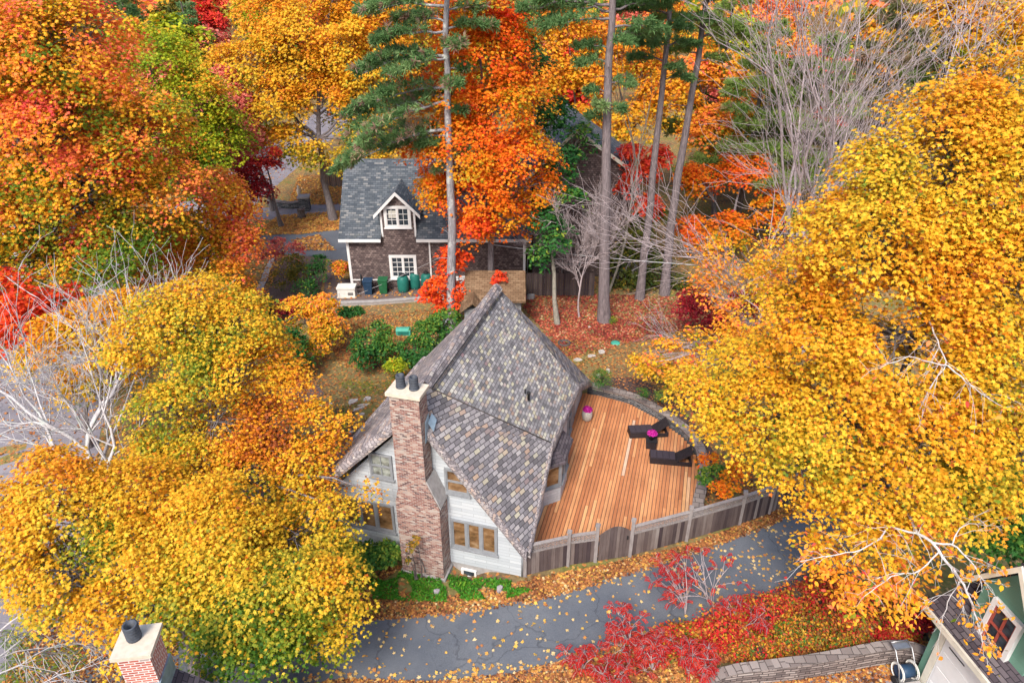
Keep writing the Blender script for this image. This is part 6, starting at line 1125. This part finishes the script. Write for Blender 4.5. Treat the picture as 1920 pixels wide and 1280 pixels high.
litter('yard_leaves', 'golden leaves carpeting the far yard beside the street', [([(480, 440), (520, 405), (650, 395), (650, 430), (560, 440)], 3200), ([(540, 385), (560, 330), (700, 330), (700, 385)], 4200), ([(560, 470), (545, 450), (600, 440), (630, 470)], 600), ([(380, 520), (420, 470), (520, 440), (540, 470), (480, 600)], 1200), ([(640, 562), (850, 556), (850, 530), (760, 535)], 120), ([(610, 560), (615, 490), (645, 490), (640, 560)], 60)], .11, 'litter', (.7, .1, .12), 306, lift=.05)
litter('street_leaves', 'leaves scattered along the street and verges', [([(0, 1130), (0, 700), (200, 640), (330, 760), (300, 1000), (200, 1130)], 1500), ([(200, 640), (330, 420), (520, 280), (560, 300), (480, 420), (420, 560)], 2200)], .09, 'litter', (.62, .12, .16), 307)
litter('ground_cover', 'green ivy like ground cover in front of the cottage wall', [([(700, 1125), (690, 1085), (760, 1072), (840, 1080), (985, 1092), (1010, 1105), (960, 1122), (830, 1130)], 5200)], .05, 'grass', (.45, .25, .18), 308, 'oval', .03, 1.6, -.1, .8, 'ground cover', .08)
litter('lawn_grass', 'worn green grass tufts on the lawn left of the cottage', [([(530, 860), (560, 770), (660, 760), (650, 850), (600, 870)], 3000), ([(590, 730), (700, 700), (760, 690), (720, 740), (620, 752)], 1800), ([(1020, 640), (1120, 630), (1140, 650), (1080, 690)], 500), ([(0, 1300), (0, 1180), (130, 1200), (260, 1290)], 3500), ([(570, 420), (600, 390), (640, 400), (620, 425)], 300)], .055, 'leaf_lime', (.3, .2, .15), 309, 'lance', .02, .9, -.1, 1.2, 'grass', .03)

# --- background woods: prototypes copied over the hillside
def ball_tree(seed, Y, X, mat, tn, label, sc=1.0, kind='round'):
    rg = np.random.default_rng(seed); g = float(gz(X, Y)); hh = (11 + 3 * rg.random()) * sc; bl = []
    for q in range(9): a = q * 2.4 + rg.random(); rr = 2.6 * sc * rg.random() ** .6; bl.append((X + rr * math.cos(a), Y + rr * math.sin(a), g + hh * (.45 + .45 * q / 9), (2.3 - .08 * q) * sc, (2.3 - .08 * q) * sc, 1.9 * sc))
    bl.append((X, Y, g + hh * .93, 1.8 * sc, 1.8 * sc, 1.6 * sc))
    return leafy_tree('background_tree', label, 'tree', (X, Y), bl, .22 * sc, 6500, .24 * sc, 'quad', mat, tn, .25, seed, 'trees on the wooded hillside', 'bark_dark', 24, 1.0 * sc, -.3, .12, .3, .5, None, .35)
LBL = {'leaf_yellow': 'small distant golden tree on the wooded hillside along the top', 'leaf_mixed': 'small distant orange tree on the wooded hillside along the top', 'leaf_red': 'small distant crimson tree on the wooded hillside along the top', 'leaf_salmon': 'small distant salmon pink tree on the wooded hillside along the top', 'leaf_olive': 'small distant olive green tree on the wooded hillside along the top', 'leaf_lime': 'small distant lime green tree on the wooded hillside along the top'}
protos = [ball_tree(401, 84, -52, 'leaf_yellow', (.62, .14, .1), LBL['leaf_yellow']), ball_tree(402, 80, 30, 'leaf_mixed', (.55, .18, .1), LBL['leaf_mixed']), ball_tree(403, 92, -38, 'leaf_salmon', (.5, .2, .15), LBL['leaf_salmon']), ball_tree(404, 74, 4, 'leaf_yellow', (.66, .14, .1), LBL['leaf_yellow'])]
def copy_tree(src, loc, rz, s, mat):
    r = src.copy(); COL.objects.link(r); r.location = loc; r.rotation_euler = (0, 0, rz); r.scale = (s, s, s * (.9 + .2 * random.random())); r['label'] = LBL[mat]
    for ch in src.children:
        c = ch.copy(); COL.objects.link(c); c.parent = r
        if ch.name.startswith('crown'): c.material_slots[0].link = 'OBJECT'; c.material_slots[0].material = M[mat]
    return r
rg = np.random.default_rng(77); placed = []; mats = ['leaf_yellow', 'leaf_mixed', 'leaf_yellow', 'leaf_olive', 'leaf_salmon', 'leaf_mixed', 'leaf_red', 'leaf_olive', 'leaf_lime']
tries = 0
while len(placed) < 105 and tries < 6000:
    tries += 1; Y = 66 + 94 * rg.random() ** 1.1; X = (rg.random() * 2 - 1) * (Y * .84 + 6)
    if abs(X + 26 + (Y - 60) * .02) < 6.5 and Y < 100: continue
    if Y < 72 and -14 < X < 8: continue
    if min([1e9] + [math.hypot(X - a, Y - b) for a, b in placed]) < 5.6 + (Y - 66) * .03: continue
    placed.append((X, Y)); copy_tree(protos[rg.integers(4)], (X, Y, float(gz(X, Y)) - .1), rg.random() * 6.28, .75 + .5 * rg.random(), mats[rg.integers(len(mats))])
for k, (X, Y) in enumerate([(-44, 52), (-40, 62), (-52, 66), (-46, 40), (-34, 70)]): copy_tree(protos[k % 4], (X, Y, -.1), k * 1.3, 1.0, ['leaf_mixed', 'leaf_yellow', 'leaf_lime', 'leaf_mixed', 'leaf_salmon'][k])
# far woods as one mass
rg = np.random.default_rng(99); n = 42000; Yf = 165 + 190 * rg.random(n); Xf = (rg.random(n) * 2 - 1) * (Yf * .9); cellx = np.round(Xf / 7); celly = np.round(Yf / 9); hsh = np.modf(np.abs(np.sin(cellx * 12.9898 + celly * 78.233)) * 43758.5453)[0]
dx = Xf - cellx * 7; dy = Yf - celly * 9; hh = (8 + 5 * hsh) * np.sqrt(np.clip(1 - (dx / 5.2) ** 2 - (dy / 6.4) ** 2, .02, 1)) * (.75 + .25 * rg.random(n))
P = np.column_stack([Xf, Yf, gz(Xf, Yf) + hh]); me = leaf_mesh('far_woods', P, np.array([0, -.3, .8]) + rg.normal(0, .5, (n, 3)), rg.normal(size=(n, 3)), .75 + .5 * rg.random(n), hsh * .9 + rg.normal(0, .06, n), 'quad'); me.materials.append(M['leaf_mixed']); tag(link('far_woods', me), 'wooded hillside of mixed autumn colours along the horizon', 'woods', kind='stuff')

# ================================================================== LIGHT
w = bpy.data.worlds.new('World'); SC.world = w; w.use_nodes = True; nt = w.node_tree
sky = nt.nodes.new('ShaderNodeTexSky'); sky.sky_type = 'NISHITA'; sky.sun_disc = False; sky.sun_elevation = R(48); sky.sun_rotation = R(200); sky.air_density = 1.0; sky.dust_density = 3.0; sky.ozone_density = 1.0
nt.links.new(sky.outputs[0], nt.nodes['Background'].inputs[0]); nt.nodes['Background'].inputs[1].default_value = 0.13
sl = bpy.data.lights.new('sun', 'SUN'); so = bpy.data.objects.new('sun', sl); COL.objects.link(so); sl.energy = 2.0; sl.angle = R(18); sl.color = (1, .95, .88)
d = np.array([math.sin(R(200)) * math.cos(R(48)), math.cos(R(200)) * math.cos(R(48)), math.sin(R(48))]); so.rotation_euler = Vector(d).to_track_quat('Z', 'Y').to_euler()
SC.render.engine = 'CYCLES'; SC.view_settings.view_transform = 'Standard'; SC.view_settings.look = 'None'; SC.view_settings.gamma = 1; SC.view_settings.exposure = 1.0
SC.cycles.use_denoising = True; SC.cycles.max_bounces = 8; SC.cycles.diffuse_bounces = 4; SC.cycles.transmission_bounces = 4; SC.cycles.transparent_max_bounces = 4
SC.render.resolution_x = 1024; SC.render.resolution_y = 682
